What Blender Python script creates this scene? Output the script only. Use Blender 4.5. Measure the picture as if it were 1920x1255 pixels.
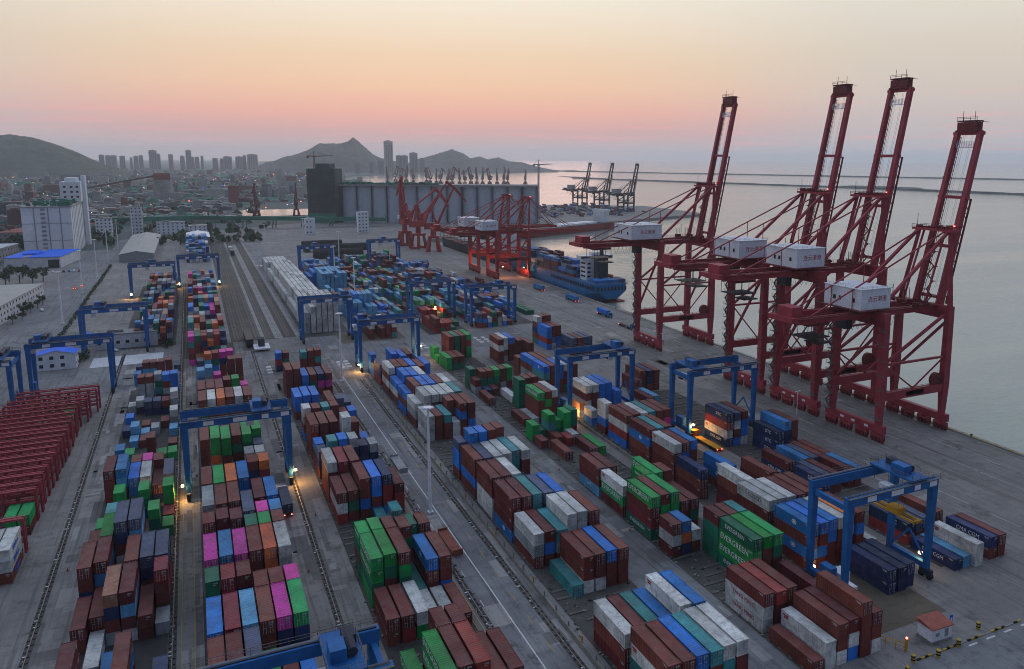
import bpy, math, random
from mathutils import Vector, Matrix
random.seed(7)
scene = bpy.context.scene
for _o in list(bpy.data.objects):
    bpy.data.objects.remove(_o, do_unlink=True)
C = scene.collection
R = math.radians

# ---------------------------------------------------------------- camera
cam_data = bpy.data.cameras.new('camera'); cam = bpy.data.objects.new('camera', cam_data); C.objects.link(cam)
PITCH, ROLL, YAW = R(9.1035), R(0.3448), R(26.0771)
fwd = Vector((math.sin(YAW)*math.cos(PITCH), math.cos(YAW)*math.cos(PITCH), -math.sin(PITCH)))
rt0 = Vector((math.cos(YAW), -math.sin(YAW), 0)); up0 = rt0.cross(fwd)
rt = rt0*math.cos(ROLL) + up0*math.sin(ROLL); up = up0*math.cos(ROLL) - rt0*math.sin(ROLL)
cam.matrix_world = Matrix(((rt.x, up.x, -fwd.x, 0), (rt.y, up.y, -fwd.y, 0), (rt.z, up.z, -fwd.z, 94.0), (0, 0, 0, 1)))
cam_data.sensor_width = 36.0; cam_data.lens = 1467.278/1920*36
cam_data.shift_x = -0.06257; cam_data.shift_y = -0.05076
cam_data.clip_start = 1.0; cam_data.clip_end = 60000.0
scene.camera = cam

# ---------------------------------------------------------------- sky, sun, exposure
world = bpy.data.worlds.new('World'); scene.world = world; world.use_nodes = True
wn, wl = world.node_tree.nodes, world.node_tree.links
wn.clear()
def sl(c):   # sRGB 0-255 -> linear
    return tuple(((v/255)/12.92 if v/255 <= 0.04045 else ((v/255+0.055)/1.055)**2.4) for v in c)
def wnode(t, **k):
    n = wn.new(t)
    for a, b in k.items(): setattr(n, a, b)
    return n
w_out = wnode('ShaderNodeOutputWorld'); w_bg = wnode('ShaderNodeBackground')
tc = wnode('ShaderNodeTexCoord'); sep = wnode('ShaderNodeSeparateXYZ')
wl.new(tc.outputs['Generated'], sep.inputs[0])
def ramp(stops):
    n = wnode('ShaderNodeValToRGB'); e = n.color_ramp.elements
    while len(e) > 1: e.remove(e[-1])
    e[0].position = stops[0][0]; e[0].color = (*stops[0][1], 1)
    for p, c in stops[1:]:
        q = e.new(p); q.color = (*c, 1)
    wl.new(elev.outputs[0], n.inputs[0]); return n
# sine of the elevation, stretched so that the first degrees get room: sqrt(max(z,0))
mx = wnode('ShaderNodeMath', operation='MAXIMUM'); wl.new(sep.outputs['Z'], mx.inputs[0]); mx.inputs[1].default_value = 0
elev = wnode('ShaderNodeMath', operation='POWER'); wl.new(mx.outputs[0], elev.inputs[0]); elev.inputs[1].default_value = 0.5
def E(deg): return math.sqrt(math.sin(R(deg)))
def dim(c, f=0.74): return tuple(v*f for v in sl(c))
warm = ramp([(0, dim((194,180,186))), (E(0.8), dim((202,180,182))), (E(1.8), dim((216,172,170))), (E(3.0), dim((238,180,164))), (E(4.8), dim((242,200,170))), (E(7.0), dim((240,212,182))),
             (E(10.5), dim((236,226,208), .80)), (E(18), dim((226,230,232), .95)), (E(40), sl((200,212,232))), (1, sl((184,200,226)))])
cool = ramp([(0, dim((190,189,195))), (E(1.0), dim((194,189,193))), (E(2.4), dim((201,190,190))), (E(4.5), dim((213,200,191))), (E(7.0), dim((219,208,193))),
             (E(10.5), dim((221,214,202), .80)), (E(18), dim((212,218,226), .95)), (E(40), sl((194,208,230))), (1, sl((184,200,226)))])
SUN_AZ = YAW - R(10.5)      # azimuth of the glow, clockwise from +Y
dotp = wnode('ShaderNodeVectorMath', operation='DOT_PRODUCT'); wl.new(tc.outputs['Generated'], dotp.inputs[0])
dotp.inputs[1].default_value = (math.sin(SUN_AZ), math.cos(SUN_AZ), 0)
mr = wnode('ShaderNodeMapRange', interpolation_type='SMOOTHSTEP'); wl.new(dotp.outputs['Value'], mr.inputs[0])
mr.inputs[1].default_value = 0.84; mr.inputs[2].default_value = 0.99
mixw = wnode('ShaderNodeMix', data_type='RGBA'); wl.new(mr.outputs[0], mixw.inputs[0]); wl.new(cool.outputs[0], mixw.inputs[6]); wl.new(warm.outputs[0], mixw.inputs[7])
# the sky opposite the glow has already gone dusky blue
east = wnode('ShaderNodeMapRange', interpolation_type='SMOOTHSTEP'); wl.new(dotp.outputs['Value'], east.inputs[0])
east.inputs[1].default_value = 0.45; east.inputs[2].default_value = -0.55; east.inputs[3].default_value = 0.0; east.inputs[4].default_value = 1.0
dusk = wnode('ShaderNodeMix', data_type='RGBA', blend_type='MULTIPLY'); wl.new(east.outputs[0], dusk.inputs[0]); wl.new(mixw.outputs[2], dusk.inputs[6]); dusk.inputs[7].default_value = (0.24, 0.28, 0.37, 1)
# faint long cloud streaks lit pink near the glow
mpn = wnode('ShaderNodeMapping'); wl.new(tc.outputs['Generated'], mpn.inputs[0]); mpn.inputs['Scale'].default_value = (5, 5, 95)
nzs = wnode('ShaderNodeTexNoise'); wl.new(mpn.outputs[0], nzs.inputs[0]); nzs.inputs['Scale'].default_value = 1.6; nzs.inputs['Detail'].default_value = 4
rmp = wnode('ShaderNodeMapRange', interpolation_type='SMOOTHSTEP'); wl.new(nzs.outputs[0], rmp.inputs[0]); rmp.inputs[1].default_value = 0.50; rmp.inputs[2].default_value = 0.74; rmp.inputs[4].default_value = 0.42
band = wnode('ShaderNodeMapRange', interpolation_type='SMOOTHSTEP'); wl.new(sep.outputs['Z'], band.inputs[0]); band.inputs[1].default_value = 0.10; band.inputs[2].default_value = 0.03
cf = wnode('ShaderNodeMath', operation='MULTIPLY'); wl.new(rmp.outputs[0], cf.inputs[0]); wl.new(band.outputs[0], cf.inputs[1])
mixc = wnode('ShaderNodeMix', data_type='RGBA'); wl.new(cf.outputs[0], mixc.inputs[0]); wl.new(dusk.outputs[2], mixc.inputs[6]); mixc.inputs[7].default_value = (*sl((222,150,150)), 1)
# the physical sky of a low sun, added thinly under the hazy colours
nish = wnode('ShaderNodeTexSky', sky_type='NISHITA', sun_disc=False); nish.sun_elevation = R(2.0); nish.sun_rotation = SUN_AZ; nish.dust_density = 4.0
addn = wnode('ShaderNodeMix', data_type='RGBA', blend_type='ADD'); addn.inputs[0].default_value = 0.002
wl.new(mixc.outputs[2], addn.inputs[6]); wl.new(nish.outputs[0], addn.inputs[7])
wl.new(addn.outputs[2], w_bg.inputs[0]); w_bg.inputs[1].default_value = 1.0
wl.new(w_bg.outputs[0], w_out.inputs[0])
sun_data = bpy.data.lights.new('sun', 'SUN'); sun = bpy.data.objects.new('sun', sun_data); C.objects.link(sun)
sun_data.energy = 0.10; sun_data.angle = R(25); sun_data.color = (1.0, 0.62, 0.5)
sd = Vector((math.sin(SUN_AZ)*math.cos(R(6)), math.cos(SUN_AZ)*math.cos(R(6)), math.sin(R(6))))
sun.rotation_euler = sd.to_track_quat('Z', 'Y').to_euler(); sun.location = (100, 600, 400)
scene.view_settings.view_transform = 'Standard'; scene.view_settings.look = 'None'
scene.view_settings.exposure = 0.42; scene.view_settings.gamma = 1.0; scene.view_settings.use_curve_mapping = False
scene.cycles.max_bounces = 5; scene.cycles.diffuse_bounces = 2; scene.cycles.glossy_bounces = 3; scene.cycles.volume_bounces = 1
scene.cycles.volume_step_rate = 4; scene.cycles.volume_max_steps = 64
scene.cycles.use_denoising = True; scene.cycles.filter_width = 1.0

# ---------------------------------------------------------------- helpers
MATS = {}
def nmat(name): 
    m = bpy.data.materials.new(name); m.use_nodes = True; MATS[name] = m
    return m, m.node_tree.nodes, m.node_tree.links, m.node_tree.nodes['Principled BSDF']
def paint(name, col, rough=0.55, var=0.25, scale=0.35, rust=0.0, metal=0.0, bump=0.0, coord='pos', dirt=0.12, rustcol=(0.10, 0.045, 0.025)):
    """painted / weathered surface: colour broken up by large and small noise, optional rust flecks and dirt"""
    m, n, l, b = nmat(name)
    g = n.new('ShaderNodeNewGeometry') if coord == 'pos' else n.new('ShaderNodeTexCoord')
    v = g.outputs['Position'] if coord == 'pos' else g.outputs['Object']
    n1 = n.new('ShaderNodeTexNoise'); n1.inputs['Scale'].default_value = scale; n1.inputs['Detail'].default_value = 5; n1.inputs['Roughness'].default_value = 0.65
    l.new(v, n1.inputs['Vector'])
    mp = n.new('ShaderNodeMapRange'); l.new(n1.outputs[0], mp.inputs[0]); mp.inputs[1].default_value = 0.3; mp.inputs[2].default_value = 0.7
    mp.inputs[3].default_value = 1-var; mp.inputs[4].default_value = 1+var
    hs = n.new('ShaderNodeVectorMath'); hs.operation = 'SCALE'; hs.inputs[0].default_value = col; l.new(mp.outputs[0], hs.inputs['Scale'])
    out = hs.outputs[0]
    n2 = n.new('ShaderNodeTexNoise'); n2.inputs['Scale'].default_value = scale*7; n2.inputs['Detail'].default_value = 6; l.new(v, n2.inputs['Vector'])
    if dirt:
        r2 = n.new('ShaderNodeMapRange'); l.new(n2.outputs[0], r2.inputs[0]); r2.inputs[1].default_value = 0.48; r2.inputs[2].default_value = 0.72; r2.inputs[4].default_value = dirt*3
        mx2 = n.new('ShaderNodeMix'); mx2.data_type = 'RGBA'; l.new(r2.outputs[0], mx2.inputs[0]); l.new(out, mx2.inputs[6]); mx2.inputs[7].default_value = (0.09, 0.08, 0.07, 1); out = mx2.outputs[2]
    if rust:
        n3 = n.new('ShaderNodeTexNoise'); n3.inputs['Scale'].default_value = scale*3.1; n3.inputs['Detail'].default_value = 8; n3.inputs['Roughness'].default_value = 0.75; l.new(v, n3.inputs['Vector'])
        r3 = n.new('ShaderNodeMapRange'); l.new(n3.outputs[0], r3.inputs[0]); r3.inputs[1].default_value = 0.58; r3.inputs[2].default_value = 0.70; r3.inputs[4].default_value = rust
        mx3 = n.new('ShaderNodeMix'); mx3.data_type = 'RGBA'; l.new(r3.outputs[0], mx3.inputs[0]); l.new(out, mx3.inputs[6]); mx3.inputs[7].default_value = (*rustcol, 1); out = mx3.outputs[2]
    l.new(out, b.inputs['Base Color'])
    b.inputs['Roughness'].default_value = rough; b.inputs['Metallic'].default_value = metal
    b.inputs['Specular IOR Level'].default_value = 0.14
    if bump:
        bp = n.new('ShaderNodeBump'); bp.inputs['Strength'].default_value = bump; bp.inputs['Distance'].default_value = 0.05; l.new(n2.outputs[0], bp.inputs['Height']); l.new(bp.outputs[0], b.inputs['Normal'])
    return m
def emit(name, col, strength):
    m, n, l, b = nmat(name)
    b.inputs['Base Color'].default_value = (*col, 1); b.inputs['Emission Color'].default_value = (*col, 1); b.inputs['Emission Strength'].default_value = strength
    return m

class MB:
    """collects boxes, bars, tubes and quads, builds ONE mesh object"""
    def __init__(s): s.v = []; s.f = []; s.m = []
    def add(s, vs, fs, mi=0):
        k = len(s.v); s.v += [tuple(p) for p in vs]; s.f += [tuple(i+k for i in f) for f in fs]; s.m += [mi]*len(fs); return s
    def box(s, x0, y0, z0, x1, y1, z1, mi=0):
        return s.add([(x0,y0,z0),(x1,y0,z0),(x1,y1,z0),(x0,y1,z0),(x0,y0,z1),(x1,y0,z1),(x1,y1,z1),(x0,y1,z1)],
                     [(0,3,2,1),(4,5,6,7),(0,1,5,4),(1,2,6,5),(2,3,7,6),(3,0,4,7)], mi)
    def frus(s, x0, y0, z0, x1, y1, X0, Y0, z1, X1, Y1, mi=0):
        return s.add([(x0,y0,z0),(x1,y0,z0),(x1,y1,z0),(x0,y1,z0),(X0,Y0,z1),(X1,Y0,z1),(X1,Y1,z1),(X0,Y1,z1)],
                     [(0,3,2,1),(4,5,6,7),(0,1,5,4),(1,2,6,5),(2,3,7,6),(3,0,4,7)], mi)
    def bar(s, a, b, w, h=None, w2=None, h2=None, mi=0):
        a = Vector(a); b = Vector(b); h = h or w; w2 = w2 or w; h2 = h2 or h; d = (b-a).normalized()
        u = Vector((0,0,1)).cross(d)
        if u.length < 1e-3: u = Vector((1,0,0))
        u.normalize(); t = d.cross(u)
        vs = []
        for p, ww, hh in ((a, w, h), (b, w2, h2)):
            for sx, sy in ((-1,-1),(1,-1),(1,1),(-1,1)): vs.append(p + u*sx*ww/2 + t*sy*hh/2)
        return s.add(vs, [(0,3,2,1),(4,5,6,7),(0,1,5,4),(1,2,6,5),(2,3,7,6),(3,0,4,7)], mi)
    def tube(s, a, b, r, r2=None, n=8, mi=0):
        a = Vector(a); b = Vector(b); r2 = r if r2 is None else r2; d = (b-a).normalized()
        u = Vector((0,0,1)).cross(d)
        if u.length < 1e-3: u = Vector((1,0,0))
        u.normalize(); t = d.cross(u); vs = []
        for p, q in ((a, r), (b, r2)):
            for i in range(n): an = 2*math.pi*i/n; vs.append(p + u*math.cos(an)*q + t*math.sin(an)*q)
        return s.add(vs, [tuple(range(n))[::-1], tuple(range(n, 2*n))] + [(i, (i+1)%n, (i+1)%n+n, i+n) for i in range(n)], mi)
    def poly(s, pts, z0, z1, mi=0):
        n = len(pts); vs = [(x,y,z0) for x,y in pts] + [(x,y,z1) for x,y in pts]
        return s.add(vs, [tuple(range(n))[::-1], tuple(range(n,2*n))] + [(i,(i+1)%n,(i+1)%n+n,i+n) for i in range(n)], mi)
    def mesh(s, name, mats):
        me = bpy.data.meshes.new(name); me.from_pydata(s.v, [], s.f)
        for m in (mats if isinstance(mats, (list, tuple)) else [mats]): me.materials.append(MATS[m] if isinstance(m, str) else m)
        if any(s.m): me.polygons.foreach_set('material_index', s.m)
        me.update(); return me
    def build(s, name, mats, parent=None, loc=None):
        return link(name, s.mesh(name, mats), parent, loc)
def link(name, me, parent=None, loc=None, rz=0):
    o = bpy.data.objects.new(name, me); C.objects.link(o)
    if parent is not None: o.parent = parent
    if loc is not None: o.location = loc
    if rz: o.rotation_euler = (0, 0, rz)
    return o
def tag(o, label=None, cat=None, group=None, kind=None):
    if label: o['label'] = label
    if cat: o['category'] = cat
    if group: o['group'] = group
    if kind: o['kind'] = kind
    return o
def empty(name, loc, label, cat, group=None, rz=0):
    o = link(name, None, None, loc, rz); o.empty_display_size = 1.0
    return tag(o, label, cat, group)
def copy_tree(o, parent=None):
    c = o.copy(); C.objects.link(c)
    if parent is not None: c.parent = parent
    for ch in list(o.children): copy_tree(ch, c)
    return c
def text_mesh(name, body, size, mat, depth=0.01, align='CENTER'):
    cu = bpy.data.curves.new(name, 'FONT'); cu.body = body; cu.size = size; cu.extrude = depth; cu.align_x = align; cu.align_y = 'CENTER'; cu.resolution_u = 2
    t = bpy.data.objects.new(name, cu); C.objects.link(t)
    dg = bpy.context.evaluated_depsgraph_get()
    me = bpy.data.meshes.new_from_object(t.evaluated_get(dg)); me.name = name
    bpy.data.objects.remove(t, do_unlink=True); bpy.data.curves.remove(cu)
    me.materials.clear(); me.materials.append(MATS[mat])
    return me
ORD = ['zeroth','first','second','third','fourth','fifth','sixth','seventh','eighth','ninth','tenth','eleventh','twelfth','thirteenth','fourteenth','fifteenth','sixteenth','seventeenth','eighteenth','nineteenth','twentieth']
def ordn(i): return ORD[i] if i < len(ORD) else ('twenty-' + ORD[i-20] if i < 30 else 'thirty-' + ORD[i-30])
def lamp(parent, loc, power, col=(1.0, 0.5, 0.14), r=0.35, name='floodlight', mat='lamp_orange', light=True):
    b = MB(); b.box(loc[0]-.35, loc[1]-.35, loc[2]-.25, loc[0]+.35, loc[1]+.35, loc[2]+.25); o = b.build(name, mat, parent)
    if light:
        ld = bpy.data.lights.new('lamp_light', 'POINT'); ld.energy = power*3.6; ld.color = col; ld.shadow_soft_size = r
        lo = bpy.data.objects.new('lamp_light', ld); C.objects.link(lo); lo.parent = parent; lo.location = (loc[0], loc[1], loc[2]-0.6)
    return o

# ---------------------------------------------------------------- materials
paint('rtg_blue', (0.014, 0.125, 0.36), 0.5, 0.22, 0.5, rust=0.35, dirt=0.1)
paint('rtg_dark', (0.035, 0.04, 0.06), 0.6, 0.3, 0.8)
paint('crane_red', (0.35, 0.045, 0.065), 0.5, 0.22, 0.25, rust=0.35, dirt=0.12)
paint('crane_red_dark', (0.16, 0.025, 0.03), 0.55, 0.3, 0.5, rust=0.4)
paint('crane_orange_red', (0.36, 0.032, 0.036), 0.5, 0.25, 0.4, rust=0.3)
paint('walkway', (0.16, 0.15, 0.14), 0.6, 0.3, 0.8)
paint('house_white', (0.72, 0.75, 0.80), 0.5, 0.1, 0.3, rust=0.15, dirt=0.1)
paint('white_metal', (0.78, 0.79, 0.82), 0.45, 0.12, 0.5, dirt=0.08)
paint('grey_metal', (0.28, 0.29, 0.31), 0.5, 0.2, 0.6)
paint('dark_metal', (0.04, 0.04, 0.045), 0.55, 0.3, 0.8)
paint('black_rubber', (0.018, 0.018, 0.018), 0.8, 0.2, 1.0, dirt=0.1)
paint('window_dark', (0.03, 0.035, 0.045), 0.15, 0.2, 0.6, dirt=0)
paint('yellow', (0.55, 0.28, 0.02), 0.5, 0.2, 0.6, rust=0.3)
paint('orange', (0.55, 0.13, 0.02), 0.5, 0.2, 0.6, rust=0.3)
paint('concrete', (0.30, 0.29, 0.28), 0.85, 0.22, 0.12, dirt=0.2, bump=0.2)
paint('concrete_pale', (0.60, 0.61, 0.63), 0.8, 0.15, 0.15, dirt=0.12)
paint('runner_concrete', (0.14, 0.13, 0.12), 0.85, 0.35, 0.5, dirt=0.25)
paint('kerb_concrete', (0.27, 0.255, 0.23), 0.85, 0.25, 0.4, dirt=0.2)
paint('brick_red', (0.26, 0.08, 0.06), 0.8, 0.25, 0.3)
paint('roof_blue', (0.010, 0.14, 0.80), 0.6, 0.15, 0.15, dirt=0.03)
paint('roof_red', (0.36, 0.11, 0.08), 0.7, 0.2, 0.8)
paint('roof_grey', (0.40, 0.39, 0.36), 0.6, 0.15, 0.15, dirt=0.15)
paint('net_dark', (0.05, 0.075, 0.08), 0.8, 0.35, 0.06)
paint('net_green', (0.03, 0.19, 0.13), 0.8, 0.4, 0.03, dirt=0.2)
paint('coal', (0.022, 0.023, 0.024), 0.9, 0.4, 0.15)
paint('ship_blue', (0.012, 0.15, 0.36), 0.45, 0.2, 0.08, rust=0.2)
paint('ship_dark', (0.035, 0.045, 0.055), 0.6, 0.3, 0.1, rust=0.4)
paint('ship_red', (0.25, 0.035, 0.035), 0.6, 0.25, 0.08, rust=0.3)
paint('ship_white', (0.66, 0.68, 0.70), 0.45, 0.08, 0.15, rust=0.12)
paint('marking_white', (0.62, 0.62, 0.60), 0.7, 0.2, 0.6, dirt=0.2)
paint('marking_yellow', (0.50, 0.34, 0.05), 0.7, 0.3, 0.6, dirt=0.25)
paint('letter_white', (0.72, 0.73, 0.74), 0.6, 0.1, 1.0, dirt=0.05)
paint('letter_red', (0.38, 0.03, 0.03), 0.6, 0.1, 1.0, dirt=0)
paint('letter_dark', (0.03, 0.04, 0.08), 0.6, 0.1, 1.0, dirt=0)
paint('sign_blue', (0.03, 0.12, 0.6), 0.5, 0.1, 1.0, dirt=0)
paint('bark', (0.09, 0.065, 0.045), 0.9, 0.3, 3)
paint('leaf', (0.035, 0.07, 0.028), 0.7, 0.45, 0.5)
paint('leaf_dry', (0.075, 0.08, 0.04), 0.8, 0.4, 0.7)
paint('rail_steel', (0.20, 0.17, 0.15), 0.45, 0.3, 0.6, metal=0.6)
paint('person_dark', (0.05, 0.05, 0.07), 0.8, 0.2, 3)
paint('skin', (0.45, 0.28, 0.2), 0.6, 0.1, 3, dirt=0)
emit('lamp_orange', (1.0, 0.62, 0.25), 7); emit('lamp_white', (1.0, 0.95, 0.8), 14); emit('lamp_red', (1.0, 0.08, 0.05), 10); emit('lamp_blue', (0.1, 0.1, 1.0), 5); emit('far_orange', (1.0, 0.55, 0.25), 1.6); emit('far_white', (1.0, 0.92, 0.8), 1.3); emit('lamp_green', (0.2, 1.0, 0.6), 4)
PAL = dict(n=(0.17,0.036,0.032), r=(0.30,0.035,0.042), m=(0.72,0.05,0.38), b=(0.018,0.19,0.62), k=(0.03,0.20,0.44), d=(0.014,0.035,0.11), u=(0.07,0.095,0.165), c=(0.11,0.36,0.58), t=(0.045,0.27,0.28),
           g=(0.010,0.33,0.075), G=(0.008,0.16,0.09), w=(0.58,0.59,0.57), y=(0.33,0.36,0.37), o=(0.66,0.15,0.05), p=(0.48,0.24,0.14))
CNAME = dict(n='maroon', r='red', m='magenta', b='bright blue', k='mid blue', d='navy', u='slate blue', c='sky blue', t='teal', g='green', G='dark green', w='off-white', y='grey', o='orange', p='tan')
KEYS = list(PAL)
for _k, _c in PAL.items():
    m = paint('container_'+CNAME[_k].replace(' ', '_').replace('-', '_'), _c, 0.6, 0.40, 0.14, rust=0.45 if _k in 'wynrbk' else 0.25, dirt=0.14)
    _n, _l = m.node_tree.nodes, m.node_tree.links; _b = _n['Principled BSDF']; _s = _b.inputs['Base Color'].links[0].from_socket
    _g = _n.new('ShaderNodeNewGeometry'); _mp = _n.new('ShaderNodeMapping'); _mp.inputs['Scale'].default_value = (2.6, 2.6, 0.22); _l.new(_g.outputs['Position'], _mp.inputs[0])
    _t = _n.new('ShaderNodeTexNoise'); _t.inputs['Scale'].default_value = 1.0; _t.inputs['Detail'].default_value = 6; _t.inputs['Roughness'].default_value = 0.7; _l.new(_mp.outputs[0], _t.inputs['Vector'])
    _r = _n.new('ShaderNodeMapRange'); _l.new(_t.outputs[0], _r.inputs[0]); _r.inputs[1].default_value = 0.52; _r.inputs[2].default_value = 0.72; _r.inputs[4].default_value = 0.5
    _m = _n.new('ShaderNodeMix'); _m.data_type = 'RGBA'; _l.new(_r.outputs[0], _m.inputs[0]); _l.new(_s, _m.inputs[6]); _m.inputs[7].default_value = ((0.12, 0.055, 0.035, 1) if _k in 'wycp' else (0.05, 0.03, 0.025, 1)); _l.new(_m.outputs[2], _b.inputs['Base Color'])
    # each box its own shade: a slow random from the object (or from the 13 m neighbourhood for the massed ones)
    MATS['c_'+_k] = m
    n, l = m.node_tree.nodes, m.node_tree.links
    b = n['Principled BSDF']; src = b.inputs['Base Color'].links[0].from_socket
    oi = n.new('ShaderNodeObjectInfo'); h = n.new('ShaderNodeHueSaturation'); l.new(src, h.inputs['Color'])
    a1 = n.new('ShaderNodeMapRange'); l.new(oi.outputs['Random'], a1.inputs[0]); a1.inputs[3].default_value = 0.72; a1.inputs[4].default_value = 1.22
    a2 = n.new('ShaderNodeMapRange'); l.new(oi.outputs['Random'], a2.inputs[0]); a2.inputs[3].default_value = 0.488; a2.inputs[4].default_value = 0.512
    l.new(a1.outputs[0], h.inputs['Value']); l.new(a2.outputs[0], h.inputs['Hue'])
    # pale dust that lies on the roofs only
    ge = n.new('ShaderNodeNewGeometry'); sx = n.new('ShaderNodeSeparateXYZ'); l.new(ge.outputs['Normal'], sx.inputs[0])
    dn = n.new('ShaderNodeTexNoise'); dn.inputs['Scale'].default_value = 0.5; dn.inputs['Detail'].default_value = 6; l.new(ge.outputs['Position'], dn.inputs['Vector'])
    dm = n.new('ShaderNodeMapRange'); l.new(dn.outputs[0], dm.inputs[0]); dm.inputs[1].default_value = 0.3; dm.inputs[2].default_value = 0.8; dm.inputs[3].default_value = 0.02; dm.inputs[4].default_value = 0.20
    mz = n.new('ShaderNodeMath'); mz.operation = 'GREATER_THAN'; l.new(sx.outputs['Z'], mz.inputs[0]); mz.inputs[1].default_value = 0.6
    mm = n.new('ShaderNodeMath'); mm.operation = 'MULTIPLY'; l.new(mz.outputs[0], mm.inputs[0]); l.new(dm.outputs[0], mm.inputs[1])
    mxd = n.new('ShaderNodeMix'); mxd.data_type = 'RGBA'; l.new(mm.outputs[0], mxd.inputs[0]); l.new(h.outputs[0], mxd.inputs[6]); mxd.inputs[7].default_value = (0.30, 0.27, 0.26, 1)
    l.new(mxd.outputs[2], b.inputs['Base Color'])
paint('bar_steel', (0.5, 0.5, 0.5), 0.5, 0.3, 2.0)
# ================================================================ SETTING
def ground_mat(name, base, patch, streak=0.5, joint=0.35, jx=5.0, jy=5.0, rough=0.85, stain=0.5):
    m, n, l, b = nmat(name)
    g = n.new('ShaderNodeNewGeometry'); P = g.outputs['Position']
    def noise(scale, det=5, vec=None, rg=0.6):
        t = n.new('ShaderNodeTexNoise'); t.inputs['Scale'].default_value = scale; t.inputs['Detail'].default_value = det; t.inputs['Roughness'].default_value = rg; l.new(vec or P, t.inputs['Vector']); return t.outputs[0]
    def rng(s, a, b_, c, d):
        t = n.new('ShaderNodeMapRange'); t.interpolation_type = 'SMOOTHSTEP'; l.new(s, t.inputs[0]); t.inputs[1].default_value = a; t.inputs[2].default_value = b_; t.inputs[3].default_value = c; t.inputs[4].default_value = d; return t.outputs[0]
    def mixc(f, a, col):
        t = n.new('ShaderNodeMix'); t.data_type = 'RGBA'; l.new(f, t.inputs[0]); l.new(a, t.inputs[6]); t.inputs[7].default_value = (*col, 1); return t.outputs[2]
    def scale(vec, s):
        t = n.new('ShaderNodeMapping'); t.inputs['Scale'].default_value = s; l.new(vec, t.inputs[0]); return t.outputs[0]
    rgb = n.new('ShaderNodeRGB'); rgb.outputs[0].default_value = (*base, 1)
    c = mixc(rng(noise(0.035), 0.42, 0.62, 0, 0.8), rgb.outputs[0], patch)
    c = mixc(rng(noise(1.0, 4, scale(P, (0.9, 0.022, 1))), 0.5, 0.72, 0, streak), c, tuple(v*0.45 for v in base))     # wheel tracks run along Y
    c = mixc(rng(noise(1.0, 4, scale(P, (1.3, 0.03, 1))), 0.52, 0.75, 0, streak*0.5), c, tuple(min(1, v*1.6) for v in base))
    c = mixc(rng(noise(1.0, 3, scale(P, (3.4, 0.012, 1))), 0.56, 0.70, 0, streak*0.55), c, tuple(v*0.35 for v in base))
    c = mixc(rng(noise(0.11, 7, None, 0.7), 0.56, 0.68, 0, stain), c, tuple(v*0.35 for v in base))                     # oil and water stains
    c = mixc(rng(noise(0.42, 8, None, 0.72), 0.5, 0.66, 0, 0.55), c, tuple(v*0.5 for v in base))
    c = mixc(rng(noise(1.9, 6), 0.5, 0.75, 0, 0.35), c, tuple(v*0.55 for v in base))
    if joint:
        br = n.new('ShaderNodeTexBrick'); br.offset = 0; br.inputs['Scale'].default_value = 1; br.inputs['Brick Width'].default_value = jx; br.inputs['Row Height'].default_value = jy
        br.inputs['Mortar Size'].default_value = 0.035; br.inputs['Color1'].default_value = (0,0,0,1); br.inputs['Color2'].default_value = (0.8,0.8,0.8,1); br.inputs['Mortar'].default_value = (1,1,1,1)
        l.new(P, br.inputs['Vector'])
        sc = n.new('ShaderNodeMath'); sc.operation = 'MULTIPLY'; l.new(br.outputs['Color'], sc.inputs[0]); sc.inputs[1].default_value = joint
        c = mixc(sc.outputs[0], c, tuple(v*0.4 for v in base))
    l.new(c, b.inputs['Base Color']); b.inputs['Roughness'].default_value = rough; b.inputs['Specular IOR Level'].default_value = 0.25
    bp = n.new('ShaderNodeBump'); bp.inputs['Strength'].default_value = 0.25; bp.inputs['Distance'].default_value = 0.06; l.new(noise(1.2, 6), bp.inputs['Height']); l.new(bp.outputs[0], b.inputs['Normal'])
    return m
ground_mat('yard_ground', (0.23,0.217,0.205), (0.31,0.293,0.276), streak=0.8, stain=0.8)
ground_mat('apron_ground', (0.215,0.203,0.192), (0.29,0.275,0.258), streak=0.95, stain=0.75, jx=8, jy=8)
ground_mat('road_ground', (0.185,0.185,0.19), (0.27,0.27,0.275), streak=0.85, stain=0.8, joint=0.25, jx=4.5, jy=6)
ground_mat('patch_dark', (0.14,0.13,0.125), (0.18,0.17,0.16), joint=0)
ground_mat('patch_pale', (0.30,0.285,0.27), (0.36,0.345,0.33), joint=0)
ground_mat('pad_ground', (0.055,0.052,0.050), (0.12,0.112,0.10), streak=0.25, joint=0, stain=0.6)
ground_mat('pad_earth', (0.12,0.098,0.072), (0.17,0.14,0.10), streak=0.1, joint=0, stain=0.7)
ground_mat('ballast', (0.075,0.068,0.062), (0.11,0.10,0.09), streak=0.4, joint=0, stain=0.4)
ground_mat('far_land', (0.05,0.085,0.08), (0.10,0.11,0.11), streak=0.1, joint=0, stain=0.4)

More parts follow.
